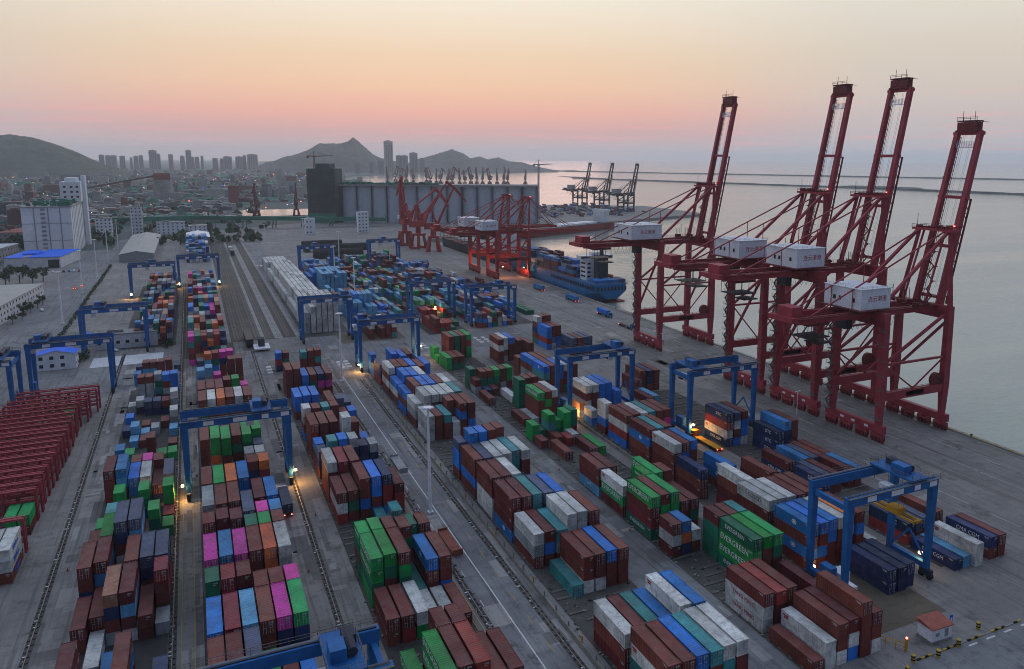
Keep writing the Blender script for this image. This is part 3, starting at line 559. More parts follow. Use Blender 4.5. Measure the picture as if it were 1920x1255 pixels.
STACKS = {
  'A2': '0,123.7,5,n;0,137.3,5,bn;0,155.5,5,GGt*;0,164.7,5,mmG;0,182.5,5,nn*;0,192.2,5,yn;0,205.8,5,nn;0,239.5,5,nnn;0,262.2,4,rn*;0,280.3,5,nd;0,294.5,5,nn;0,320.9,5,ck*;0,347.3,4,uk*;1,123.9,5,n;1,137.3,5,rn;1,155.3,5,rrn*;1,165,5,kbn;1,183.4,5,nn*;1,192,5,nn;1,205.4,5,gn;1,239.9,5,ggo;1,280.6,5,wc;1,294.8,5,nn;1,323.9,5,cyk*;1,347.5,5,oc*;2,124,5,u;2,137.5,5,cd;2,155.4,5,ndd*;2,164.6,5,mmn;2,182.2,5,nn*;2,192.3,5,nn;2,205.4,5,on;2,238.5,5,ggn;2,261.5,4,mn*;2,280.7,5,or;2,294,5,nn;2,322.4,4,mm*;2,348.1,5,rG*;3,124.6,3,g;3,137.3,5,nnn;3,149.9,5,n*;3,164.8,5,nnn;3,177.4,5,Gn*;3,185.2,5,ud;3,206,5,bbn;3,239.8,5,nGn;3,262.1,4,nn*;3,280.9,5,nn;3,303.4,5,nn*;3,348.7,5,md*;4,124.1,3,n;4,137.4,5,mdd;4,150,5,n*;4,164.7,5,oon;4,177.3,5,gn*;4,183.7,5,mn*;4,191.9,5,nn;4,216.2,5,ndd*;4,230.6,4,yn*;4,239.7,5,gGn;4,262.3,4,wn*;4,280.6,5,wc;4,304.1,5,gg*;4,335.2,5,nnn*;4,349.3,5,mn*;5,123.8,3,b;5,137.3,5,gdd;5,149.9,5,m*;5,164.4,5,wym;5,177.1,5,nn*;5,183.5,5,kd*;5,192,5,bd;5,215.9,5,orG*;5,230.4,4,wn*;5,237.3,4,un*;5,243.7,5,gGn;5,262.4,4,nn*;5,280.4,5,nn;5,303.9,4,mn*;5,335.1,5,nnn*',
  'A1': '0,142.2,3,nn;0,163.1,2,nn;0,177.2,4,nnd;0,195.4,3,nn*;0,208.5,2,gn*;0,232.3,4,nnn;0,264.2,2,kd*;0,291.1,1,dn*;0,305.4,1,bk*;0,319.9,1,wy*;0,357.2,2,kkk*;0,369.4,2,un*;1,153.4,1,w;1,166.1,2,nn;1,178.7,4,nkn;1,191.4,4,gg;1,204,4,tn*;1,222.6,3,ggg*;1,232.7,4,kcr;1,258.9,2,gG*;1,279.3,1,cy*;1,286.2,2,ck*;1,317.3,2,wdd*;1,330.2,4,nyy*;1,364.9,3,nc*;3,141.4,3,nb;3,163.6,4,ncn;3,176.9,4,no;3,191.6,5,ucn;3,222,3,gG*;3,231.5,3,wyg;3,244.7,3,m*;3,264.4,3,nn*;3,290.8,1,yn*;3,314.1,2,udd*;3,332.7,4,yGt*;3,364.5,3,nn*;4,162.9,2,nn;4,177.2,4,udn;4,208.1,3,gGG*;4,230.8,2,nd;4,243.5,3,nn*;4,262.9,1,gG*;4,297.1,1,nn*;4,313.4,2,ndd*;4,330.8,4,bny*;4,366.3,3,nn*;5,139.4,1,u;5,163.5,1,y*;5,169.9,4,rnn*;5,177.1,4,udn;5,209,1,gG*;5,216.2,1,r*;5,222.6,3,ggn*;5,231.2,3,udg;5,263.7,1,gG*;5,272.4,1,ng*;5,287.3,1,ck*;5,300.3,2,wyd*;5,314.7,3,wyd*;5,331.4,4,bbb*;5,377.4,1,uk*;2,144.8,1,k;2,163.8,4,pdn;2,191.3,5,udn;2,231.7,3,bbG;2,244.4,3,nn*;2,278.9,1,nn*;2,286.2,1,cn*;2,295,1,nc*;2,314.4,2,udt*;2,330.1,4,nyy*;2,364.3,3,nc*',
  'B': '0,117.2,2,gg;0,140.3,2,nnn;0,154.4,4,ggGg;0,167,4,gGn*;0,196.6,3,nwr;0,211.3,4,wnn;0,228.5,3,udn*;0,235.7,3,bdn*;0,245.6,4,nnn;0,263.1,4,wyn*;0,286.9,3,bbn;0,315.5,4,nnnn;0,356.4,3,brd*;1,112.9,4,ggnn;1,140.1,2,nrn;1,155.1,4,gGnn;1,167.7,4,gn*;1,197.2,3,nGn;1,210.9,4,rnn;1,228.4,4,tcn*;1,245.7,4,nnn;1,262.2,4,nnn*;1,287.5,3,bbn;1,315.9,4,nnnn;1,356.1,3,nGn*;2,113.1,4,nnnn;2,125.7,4,nnnn*;2,140.3,2,wgn;2,154.4,4,ngGn;2,167,4,nn*;2,196.9,4,nnbn;2,210.8,4,nnn;2,228.9,4,bkn*;2,245.8,4,nnn;2,262.1,4,ttn*;2,287,3,bbn;2,315.2,3,bbn;3,112.8,4,rrnn;3,125.4,4,nnnn*;3,140.4,1,w;3,153,1,t;3,165.7,4,nG*;3,190,1,t*;3,197,4,bbnb;3,227.9,4,ydn*;3,239.9,5,wwt*;3,262.4,4,nn*;3,268.8,4,nn;3,315,3,nGn;3,342.2,4,tnn*;4,112.9,3,nnn;4,140.4,1,wn;4,154.3,3,bnn;4,171.9,3,Gg*;4,186.6,2,tw*;4,196.8,4,drrb;4,228.6,3,ddn*;4,242.7,4,nn*;4,263.2,3,nn*;4,269.6,4,ud*;4,314.8,3,dmn;4,343.7,4,nnn*;5,112.7,3,nnn;5,140.5,1,n;5,154.3,3,nnb;5,171.5,3,nn*;5,196.6,3,nrnn;5,228.8,3,ydd*;5,242.8,2,b*;5,263.1,3,bb*;5,273.2,3,ud;5,314.8,3,nmn;5,343.7,4,ntn*',
  'C': '0,98.1,4,nwtn;0,112.5,3,wnnn;0,154.6,3,wyn;0,168.8,4,nnnb;0,182.7,4,nnww;0,196.5,4,nnbn;0,210.9,4,ubb*;0,245.5,3,wyw;0,260.7,3,wyn;0,274.6,3,bnb;0,287.7,3,bwn;0,301.5,4,wnw;0,317.5,3,ud;0,330.2,2,ub*;0,336.6,3,bbb*;1,98.1,4,nnnn;1,112.7,3,nnn;1,140,1,t;1,154.8,3,nbn;1,168.8,4,nnn;1,182.9,4,nnn;1,196.6,4,unn;1,209.2,5,bbn*;1,245.4,3,nnn;1,259.6,4,www;1,273.3,4,nnn;1,288.2,4,bbn;1,302.4,4,nnn;2,98.4,4,bbnn;2,112.7,3,tnn;2,140.6,3,nnw;2,154.3,3,tyn;2,168.9,4,ttn;2,182.9,4,wnn;2,196.7,4,wwn;2,209.3,5,bbn*;2,244.8,3,tnn;2,259.7,4,wnw;2,273.4,4,bbn;2,287.6,4,bbn;2,302.1,4,nnn;3,98.3,4,tnnn;3,112.7,3,bnn;3,140.5,3,nnw;3,155.1,4,wwn;3,168.6,4,udn;3,197.2,4,wwn;3,209.9,5,nnn*;3,244.6,2,ww*;3,251,4,nnn*;3,259.2,4,wnn;3,273.7,4,bbn;3,287.6,4,wwn;3,301.9,4,bbn;3,334,3,bbn;4,98.6,4,wtnn;4,112.2,4,wyn;4,141,3,bnn;4,155.4,4,wwn;4,168.5,4,bbn;4,191.8,2,d*;4,198.2,4,ttn;4,210.9,5,nnn*;4,246,4,nbn;4,260.2,4,wnn;4,273.7,4,nnn;4,299.1,4,nnn;4,329.2,3,bbn;5,98.6,4,wnnn;5,111.7,4,bbn;5,140.7,3,nnn;5,154.7,4,nnn;5,197.3,4,wnn;5,245.7,4,nnb;5,260.4,4,ttn;5,273.6,4,wwn;5,302,4,bbn;5,331.3,3,nnn',
  'D': '0,97.9,1,n;0,112.3,3,nww;0,145.3,3,nwn*;0,155,4,gnrG;0,169.3,3,wgn;0,182.8,3,nnc;0,222.9,1,n*;0,230.4,2,gg*;0,272.9,1,n;0,289.6,2,n*;0,296,3,GGGG*;0,328.2,2,gg;0,342.6,1,gg*;0,349,2,gg*;1,98.1,2,ww;1,112,3,rnn;1,145.6,3,kod*;1,155.2,4,ngn;1,182.4,3,nn;1,210.7,1,n;1,232.2,1,G*;1,245.3,1,n;1,283.6,1,d*;1,290.9,3,nGG*;1,328.3,2,nG;2,98.2,3,nnw;2,112.2,3,nnn;2,145.9,2,wn*;2,155.5,4,ggn;2,168.1,4,ggn*;2,223.9,1,n*;2,230.3,3,gtn*;2,244.5,1,y;2,284.5,1,n*;2,291,3,nGG*;2,328.7,2,nG;2,344,4,nnnn;3,98.4,3,nwb;3,126.9,4,GggG;3,139.6,4,nGGG*;3,155.2,3,nn;3,167.8,4,ggn;3,221.6,1,r*;3,232,2,gG*;3,245.9,4,gnnn;3,264.2,4,GGGG*;3,272,1,w;3,291.3,3,gGn*;3,344.4,4,GGGG;4,98.2,4,nnnn;4,126.9,4,gnnn;4,139.6,4,nnn*;4,155.2,3,nGn;4,167.8,4,nnn*;4,209.7,1,n;4,224.1,1,w*;4,230.5,3,ggg*;4,246.4,4,ngn;4,265.7,4,nnn*;4,291.9,3,nn*;4,344.8,4,nnnn;5,98.3,3,nnw;5,112.9,2,nn;5,126.9,4,gGnn;5,139.8,4,tn*;5,210.5,1,g;5,231.9,3,GGn*;5,247.5,4,wnn;5,266.1,4,nnn*;5,292.5,3,gg*;5,345.2,4,grgg',
  'E': '0,126.6,4,bnbn;0,141.1,4,wnn;0,169.4,3,dnn;0,183,4,wnnn;0,196.9,4,nbnn;0,211,4,nwrb;0,225.6,4,wwb*;0,235.8,2,wb*;0,245.4,2,pwy*;0,277.7,4,btn;0,290.3,4,bny;0,305,3,nnn*;0,329.4,4,nwnn;1,126.6,4,bnbn;1,141.1,4,wnn;1,153.7,4,wnn;1,183.1,4,nbn;1,197.2,4,tnn;1,211.7,4,nnn;1,246.8,4,wnwy;1,277.9,4,nnn;1,290.5,4,nnn;1,331.4,4,wwny;2,127,4,bbnn;2,141.1,4,wnn;2,183.6,4,bnn;2,197.3,4,nnn;2,211.8,4,wnn;2,246.6,4,wnnn;2,277.3,4,bbn;2,290,4,nnn;2,330.9,4,bnn;4,111.6,2,dd;4,127.5,4,own;4,141.2,4,nnn;4,154.9,4,nnd;4,211.6,4,nnn;4,247.5,4,bbbb;4,276.2,4,nn;4,335.4,3,nnn;5,112.1,2,dd;5,127.1,4,nbn;5,141,4,nnn;5,211.7,4,nmn;5,245.1,3,bb;5,329,3,nnn;3,111.8,2,dd;3,126.8,4,wnn;3,140.8,4,nnn;3,168.4,3,bbn;3,211.8,4,tnn;3,247,4,bbbb;3,277.5,4,wnn',
  'F': '0,112.4,1,d;0,125.8,2,dr;0,154.3,2,dd;0,168.8,2,nd;0,198.8,4,drwd;0,247.6,1,nn;0,343.9,4,bbrb;0,356.5,5,wn*;1,112.5,1,c;1,125.8,2,un;1,156.2,2,un;1,198.8,4,uwnb;1,249.2,1,cn;1,261.9,2,nnn;1,345.4,4,nnkw;1,358.1,5,nn*;2,111.6,2,ww;2,126.6,2,un;2,156.5,2,nn;2,169.3,2,kd;2,198.8,4,nbb;2,264.4,3,nnn;2,328.2,3,udn;2,346,4,nnbb;2,358.7,5,nn*;4,112.3,2,dn;4,127.5,2,nn;4,157.6,2,nn;4,170.2,2,nn;4,184.5,4,kdd;4,263.5,3,nnn;4,328.5,3,udd;5,112.3,2,nn;5,157.6,2,kn;5,170.3,2,nn;5,184.9,4,nnn;5,329.4,3,udd;3,169,2,un;3,184.2,3,ddd;3,263.8,3,ddn;3,327.7,3,nnd',
}

ALL = []
rnd = random.Random(99)
for b_, s_ in STACKS.items():
    X0, pit, h = BLK[b_]; byc = {}
    for t in s_.split(';'):
        c_, y_, T, col = t.split(','); short = col.endswith('*'); col = col.rstrip('*')
        byc.setdefault(int(c_), []).append((float(y_), int(T), col, CS if short else CL))
    for c_, lst in byc.items():
        lst.sort()
        for r_, (y_, T, col, L) in enumerate(lst):
            for k_ in range(T):      # k_ = 0 is the top tier
                cc = col[k_] if k_ < len(col) else rnd.choice('nnnnnbrwydG')
                ALL.append(dict(b=b_, c=c_, r=r_+1, tier=T-k_, top=(k_ == 0), T=T, col=cc, L=L, X=X0+c_*pit+rnd.uniform(-.04,.04), Y=y_+rnd.uniform(-.12,.12), Z=0.03+(T-1-k_)*h, h=h, spec=k_ < len(col)))
# which ones show: exposed top, near end and the side towards the camera, weighted by nearness
occ = {}
for a in ALL: occ.setdefault((a['b'], a['c']), []).append(a)
def covered(b_, c_, y0, y1, z):
    tot = 0
    for o in occ.get((b_, c_), []):
        if abs(o['Z']-z) < 1.0: tot += max(0, min(y1, o['Y']+o['L'])-max(y0, o['Y']))
    return tot/(y1-y0)
for a in ALL:
    d2 = a['X']**2+a['Y']**2+(94-a['Z'])**2; el = (94-a['Z'])/math.sqrt(d2)
    s = a['L']*CW*el if a['top'] else 0
    s += CW*2.7*a['Y']/math.sqrt(d2)*(1-min(1, covered(a['b'], a['c'], a['Y']-5, a['Y']-0.4, a['Z'])))
    sx = a['c']-1 if a['X'] > -1 else a['c']+1
    s += a['L']*2.7*abs(a['X'])/math.sqrt(d2)*(1-min(1, covered(a['b'], sx, a['Y'], a['Y']+a['L'], a['Z'])))
    a['s'] = s/d2 if a['Y']+a['L'] > 84 else 0
ALL.sort(key=lambda a: -a['s'])
TXT = {}
def lettering(body, size, mat):
    key = (body, size, mat)
    if key not in TXT: TXT[key] = text_mesh('lettering', body, size, mat)
    return TXT[key]
SIDE = Matrix(((0,0,-1,0),(-1,0,0,0),(0,1,0,0),(0,0,0,1)))     # text lying on the -X face, reading along -Y
def mark(o, a, body, size, mat, fy=0.5, fz=0.55):
    t = link('lettering', lettering(body, size, mat), o); t.matrix_parent_inverse = Matrix.Identity(4)
    t.matrix_local = Matrix.Translation((0.032, a['L']*fy, HH[a['b']]*fz)) @ SIDE
EMB = {}
def emblem(o, a, mat='letter_white'):
    if mat not in EMB:
        k = MB()
        for r0, r1 in ((0.45, 0.62), (0.0, 0.3)):
            n = 16; vs = []
            for i in range(n): an = 2*math.pi*i/n; vs += [(-0.01, math.cos(an)*r1*1.3, math.sin(an)*r1), (-0.01, math.cos(an)*r0*1.3, math.sin(an)*r0)]
            k.add(vs, [(2*i, 2*i+1, (2*i+3) % (2*n), (2*i+2) % (2*n)) for i in range(n)])
        EMB[mat] = k.mesh('emblem', mat)
    link('emblem', EMB[mat], o, (0.03, a['L']*0.45, HH[a['b']]*0.52))
OWN = MB().box(-.012, 0, 0, .006, 1.5, .32).box(-.012, .1, -.45, .006, 1.2, -.12).mesh('owner_plate', 'letter_red')
NMAX = 285
STUFF = MB()
def stuff_box(k, X, Y, Z, L, H, mi, W=CW):
    # low-cost corrugated box for the massed containers
    x0, x1, y0, y1, z0, z1 = X, X+W, Y, Y+L, Z, Z+H; n = 6 if L > 8 else 3; d = 0.05
    k.box(x0+.06, y0+.05, z0, x1-.06, y1-.05, z1-.04, mi)
    for x in (x0, x1-.14):
        for y in (y0, y1-.14): k.box(x, y, z0, x+.14, y+.14, z1, mi)
    k.box(x0, y0+.14, z1-.12, x0+.1, y1-.14, z1, mi); k.box(x1-.1, y0+.14, z1-.12, x1, y1-.14, z1, mi)
    for i in range(n):
        yy = y0+.3+(y1-y0-.6)*i/n; k.box(x0+.015, yy, z0+.15, x0+.06, yy+(y1-y0-.6)/n*.5, z1-.15, mi)
GRP = 'shipping containers stacked in the yard'
nd = 0
for i, a in enumerate(ALL):
    H = HH[a['b']]
    if i < NMAX and a['s'] > 0:
        o = link('shipping_container', proto(a['L'], H), None, (a['X'], a['Y'], a['Z']))
        o.material_slots[0].link = 'OBJECT'; o.material_slots[0].material = MATS['c_'+a['col']]
        tierw = 'top tier' if a['top'] else '%s tier up' % ordn(a['tier'])
        tag(o, '%s %s container, %s, %s row, %s column, %s' % (CNAME[a['col']], 'long' if a['L'] > 8 else 'short', tierw, ordn(a['r']), ordn(a['c']+1), BNAME[a['b']]), 'container', GRP)
        o.rotation_euler = (0, 0, rnd.uniform(-.004, .004))
        if rnd.random() < 0.62:
            for s in (0, 1):
                dd = link('door', doorp(H), o, (0.165+s*1.085, 0.015, 0.15)); dd.material_slots[0].link = 'OBJECT'; dd.material_slots[0].material = MATS['c_'+a['col']]
        key = (a['b'], a['c'], a['col'])
        if a['X'] > 20:
            if a['col'] in 'gG' and a['L'] > 8: mark(o, a, 'EVERGREEN', 1.95 if a['col'] == 'g' else 1.35, 'letter_white', 0.55)
            elif a['col'] in 'gG': mark(o, a, 'EVERGREEN', 0.85, 'letter_white')
            elif a['b'] == 'D' and a['c'] == 0 and a['col'] == 'c': mark(o, a, 'SITC', 1.2, 'letter_white')
            elif a['b'] == 'D' and a['c'] == 0 and a['col'] == 'w' and a['Y'] < 120: mark(o, a, 'YANG MING', 1.3, 'letter_red', 0.52)
            elif a['b'] == 'E' and a['c'] == 0 and a['col'] == 'w' and a['Y'] < 150: mark(o, a, 'COSCO', 1.5, 'letter_dark', 0.45)
            elif a['b'] == 'F' and a['c'] == 0 and a['col'] == 'd' and a['tier'] == 1: mark(o, a, 'CMA CGM', 1.3, 'letter_white', 0.5)
            elif a['b'] == 'F' and a['c'] == 4 and a['col'] == 'd': mark(o, a, 'CMA CGM', 1.4, 'letter_white', 0.5)
            elif a['b'] == 'F' and a['col'] == 'd': mark(o, a, 'SITC', 1.5, 'letter_white', 0.4)
            elif a['col'] == 'b' and a['L'] > 8: emblem(o, a)
            elif a['col'] == 'w' and a['L'] > 8 and rnd.random() < .6: link('owner_plate', OWN, o, (0.03, a['L']*.84, HH[a['b']]*.68))
    elif a['Y'] > 60:
        stuff_box(STUFF, a['X'], a['Y'], a['Z'], a['L'], H, KEYS.index(a['col']))
# ---- far blocks: nobody can count these one by one
def far_block(X0, pit, ncol, y0, y1, hmin, hmax, pal, h=2.7, fill=0.93, short=0.5):
    y = y0
    while y < y1:
        L = CS if rnd.random() < short else CL
        base = rnd.randint(hmin, hmax)
        for c_ in range(ncol):
            if rnd.random() > fill: continue
            T = max(1, min(hmax, base + rnd.choice((-1,0,0,0,1))))
            for t in range(T):
                cl = rnd.choice(pal); stuff_box(STUFF, X0+c_*pit+rnd.uniform(-.05,.05), y+rnd.uniform(-.15,.15), 0.03+t*h, L, h-.05, KEYS.index(cl))
        y += L+0.45
MIX = 'nnnnnnrrbbkkduuccttgGwwyyompk'
far_block(-30, 2.82, 6, 436, 640, 2, 4, 'nnnnrruudkcwyGGpob')
far_block(-5.8, 2.66, 6, 384, 628, 3, 5, 'nnnnrrmuudkbcwwyytGGpo')
far_block(-8, 2.7, 7, 764, 900, 3, 5, 'kccddwyb')
MIX = 'nnnnnnnnrbbkkduuccttgGGwwyy'
far_block(78, 2.9, 5, 402, 416, 2, 3, 'nnntw', short=0); far_block(100.5, 2.9, 3, 440, 690, 1, 3, MIX, fill=.8)
far_block(94.5, 2.9, 2, 452, 600, 1, 2, MIX, fill=.6); far_block(113, 2.9, 6, 402, 428, 2, 4, 'rrrnrG', fill=.95); far_block(113, 2.9, 6, 431, 690, 2, 4, MIX+'gGgnnn'); far_block(138, 2.9, 6, 405, 700, 1, 4, MIX+'nnbdk'); far_block(160, 2.9, 5, 430, 640, 1, 3, 'nnbddkkw', fill=.85)
far_block(150, 2.9, 3, 405, 432, 1, 2, 'bnk'); far_block(176, 2.9, 2, 428, 455, 1, 1, 'G', fill=1)
far_block(78, 2.9, 6, 600, 690, 2, 3, 'kkccbny')
far_block(76, 2.85, 6, 452, 478, 3, 5, 'cccb', fill=1, short=0); far_block(76, 2.85, 6, 490, 530, 1, 3, 'ccn', fill=.9, short=0)
far_block(77, 2.85, 6, 556, 582, 5, 5, 'ccc', fill=1, short=0); far_block(72, 2.85, 6, 584, 600, 3, 4, 'kb', fill=1, short=0)
# long rows of identical grey-white boxes
for c_ in range(6):
    for r_ in range(22):
        T = (4 if c_ == 0 else 5 if c_ < 2 else 6) if r_ < 3 else (2 if c_ == 0 else 4) if r_ < 18 else 3
        if r_ in (18,): continue
        for t in range(T): stuff_box(STUFF, 50+c_*2.95, 430+r_*12.8, 0.03+t*2.85, 12.4, 2.8, KEYS.index('w') if (c_ + r_) % 7 else KEYS.index('y'))
tag(STUFF.build('massed_containers', ['c_'+k_ for k_ in KEYS]), 'remaining stacked containers receding across the far yard', 'container', kind='stuff')
# ================================================================ YARD GANTRIES
def rail_line(k, a, b, h=1.1, step=2.2, t=0.06, mi=0):
    a = Vector(a); b = Vector(b); n = max(1, int((b-a).length/step)); u = Vector((0,0,h))
    k.bar(a+u, b+u, t, mi=mi); k.bar(a+u*.55, b+u*.55, t, mi=mi)
    for i in range(n+1): p = a.lerp(b, i/n); k.bar(p, p+u, t, mi=mi)
def gantry(X0, X1, Y0, Y1, label, trolley=0.75, H=22.5, glow=(), detail=True, spread=None):
    r = empty('rubber_tyred_gantry', (X0, Y0, 0), label, 'gantry crane', 'blue gantry cranes over the container blocks')
    S = X1-X0; D = Y1-Y0; w = 1.25; leg = {}
    for sx in (0, S):
        for sy in (0, D):
            MB().frus(sx-w*.45, sy-w*.45, 2.2, sx+w*.45, sy+w*.45, sx-w*.66, sy-w*.6, H-1.9, sx+w*.66, sy+w*.6).build('leg', 'rtg_blue', r)
            bg = MB().box(sx-.55, sy-1.5, .75, sx+.55, sy+1.5, 2.2).build('bogie', 'rtg_dark', r)
            if detail:
                for q in (-1.05, 1.05): MB().tube((sx-.45, sy+q, .75), (sx+.45, sy+q, .75), .75, n=10).build('wheel', 'black_rubber', bg)
        MB().box(sx-.5, 0, 2.2, sx+.5, D, 3.5).build('sill_beam', 'rtg_blue', r)
        MB().box(sx-.45, -.3, H-3.2, sx+.45, D+.3, H-2.0).build('end_tie', 'rtg_blue', r)
        MB().bar((sx, .6, 4.0), (sx, D*.5, 9.5), .35).bar((sx, D-.6, 4.0), (sx, D*.5, 9.5), .35).build('knee_brace', 'rtg_blue', r) if sx else MB().box(-.9, D*.3, 3.5, .9, D*.62, 6.4).build('power_house', 'rtg_blue', r)
    for sy in (0, D):
        g = MB().box(-1.0, sy-.62, H-2.0, S+1.0, sy+.62, H).build('girder', 'rtg_blue', r)
        MB().box(-.6, sy-.18, H, S+.6, sy+.18, H+.18).build('trolley_rail', 'dark_metal', g)
        yo = sy-.95 if sy == 0 else sy+.95
        k = MB(); k.box(-1, min(yo, sy)-.1, H-.12, S+1, max(yo, sy)+.1, H-.02); rail_line(k, (-1, yo, H-.02), (S+1, yo, H-.02), step=2.4 if detail else 5); k.build('walkway', 'walkway', g)
    for f, ww in ((.18, 2.6), (.46, 3.6), (.74, 1.8), (.93, 2.2)):
        MB().box(S*f, -.66, H-1.7, S*f+ww, -.62, H-.5).build('sign_plate', 'white_metal', r)
    tx = S*trolley; t = MB().box(tx-2.6, -.7, H+.25, tx+2.6, D+.7, H+.7).build('trolley', 'rtg_blue', r)
    MB().box(tx-2.0, D*.2, H+.7, tx+.3, D*.55, H+2.7).build('winch_house', 'rtg_blue', t); MB().tube((tx+1.2, D*.25, H+1.6), (tx+1.2, D*.8, H+1.6), .75, n=10).build('drum', 'rtg_dark', t); MB().box(tx+.4, D*.6, H+.7, tx+2.3, D*.9, H+2.1).build('motor_cover', 'rtg_dark', t)
    k = MB()
    for a_, b_ in (((tx-2.6,-.7),(tx+2.6,-.7)), ((tx-2.6,D+.7),(tx+2.6,D+.7)), ((tx-2.6,-.7),(tx-2.6,D+.7)), ((tx+2.6,-.7),(tx+2.6,D+.7))): rail_line(k, (*a_, H+.7), (*b_, H+.7), step=2.0)
    k.build('guard_rail', 'walkway', t)
    cb = MB().frus(tx-3.9, D*.35, H-4.6, tx-1.9, D*.65, tx-4.1, D*.33, H-2.2, tx-1.9, D*.67).build('cabin', 'white_metal', t); MB().box(tx-4.0, D*.36, H-4.2, tx-3.85, D*.64, H-2.9).build('window', 'window_dark', cb)
    if spread:
        sp = MB()
        sp.box(tx-1.1, -1.4+D/2-4.8, spread, tx-.7, D/2+6.2, spread+.45).box(tx+.7, -1.4+D/2-4.8, spread, tx+1.1, D/2+6.2, spread+.45).box(tx-1.2, D/2-6.2, spread, tx+1.2, D/2-5.7, spread+.6).box(tx-1.2, D/2+5.7, spread, tx+1.2, D/2+6.2, spread+.6).box(tx-1.3, D/2-1.6, spread+.3, tx+1.3, D/2+1.6, spread+1.6)
        s_ = sp.build('spreader', 'yellow', t); k = MB()
        for dx in (-.9, .9):
            for dy in (-1.3, 1.3): k.bar((tx+dx, D/2+dy, spread+1.6), (tx+dx, D/2+dy*1.6, H+.3), .05)
        k.build('hoist_rope', 'dark_metal', s_)
    k = MB()      # ladder beside one leg
    for z in range(4, int(H-3), 1): k.bar((S+.8, -.25, z), (S+.8, .25, z), .05)
    k.bar((S+.8,-.25,3.5), (S+.8,-.25,H-2), .06).bar((S+.8,.25,3.5),(S+.8,.25,H-2), .06).build('ladder', 'walkway', r)
    for (lx, ly, lz, pw) in glow: lamp(r, (lx, ly, lz), pw)
    return r
gantry(-6, 20.6, 229.5, 239.5, 'blue gantry crane straddling the colourful second block, lit at both feet', 0.74, glow=((-1.4,-.6,4.6,420),(27.9,-.9,4.2,420)))
gantry(-6, 20.6, 103.0, 112.5, 'blue gantry crane cut off by the bottom frame edge', 0.80)
gantry(119.6, 144.6, 113.5, 124.0, 'nearest blue gantry crane at right with yellow spreader hanging', 0.80, H=24, spread=14.5, glow=((1.2,10.5,3.0,70),(25.2,2,5,60)))
gantry(146.2, 173, 211, 222, 'blue gantry crane right before the largest red quay cranes', 0.14, H=23.5, glow=((1.0,-1.0,5.0,380),))
gantry(118.2, 144, 246, 257, 'blue gantry crane in mid picture over peach-lit containers', 0.84, H=23.5, glow=((0.9,-.9,3.8,350),))
gantry(62.2, 88, 342, 352, 'blue gantry crane at the crossing beyond the fourth block', 0.08, glow=((-1.2,-.9,3.5,450),(28,4,8,500)))
gantry(46, 70.2, 407, 417, 'blue gantry crane over the long grey-white container rows', 0.9)
gantry(109, 134, 436, 446, 'blue gantry crane left of the far-centre stacks, beside red-lit boxes', 0.2, glow=((12,-6,9,900),), detail=False)
gantry(135.2, 161, 408, 418, 'blue gantry crane right of its twin at far centre, before the apron', 0.7, detail=False)
gantry(74, 99, 650, 660, 'distant blue gantry crane beside the black stockpiles', 0.5, detail=False)
gantry(134, 159, 675, 685, 'most distant blue gantry crane near the red harbour cranes', 0.5, detail=False)
gantry(-50.5, -24, 422, 432, 'blue gantry crane over the pale forecourt at left', 0.3)
gantry(-60, -33.2, 352, 362, 'blue gantry crane in front of the blue-roofed hut', 0.15)
gantry(-88, -61.5, 326, 342, 'blue gantry crane cut off by the left frame edge', 0.85)
gantry(-40, -14, 585, 595, 'far blue gantry crane over the leftmost block, lamps lit', 0.5, glow=((0,-1,3.5,500),(26,-1,3.5,700)), detail=False)
gantry(-12, 14, 620, 630, 'far blue gantry crane at the end of the second block', 0.6, glow=((0,-1,3.5,400),(26,-1,3.5,500)), detail=False)

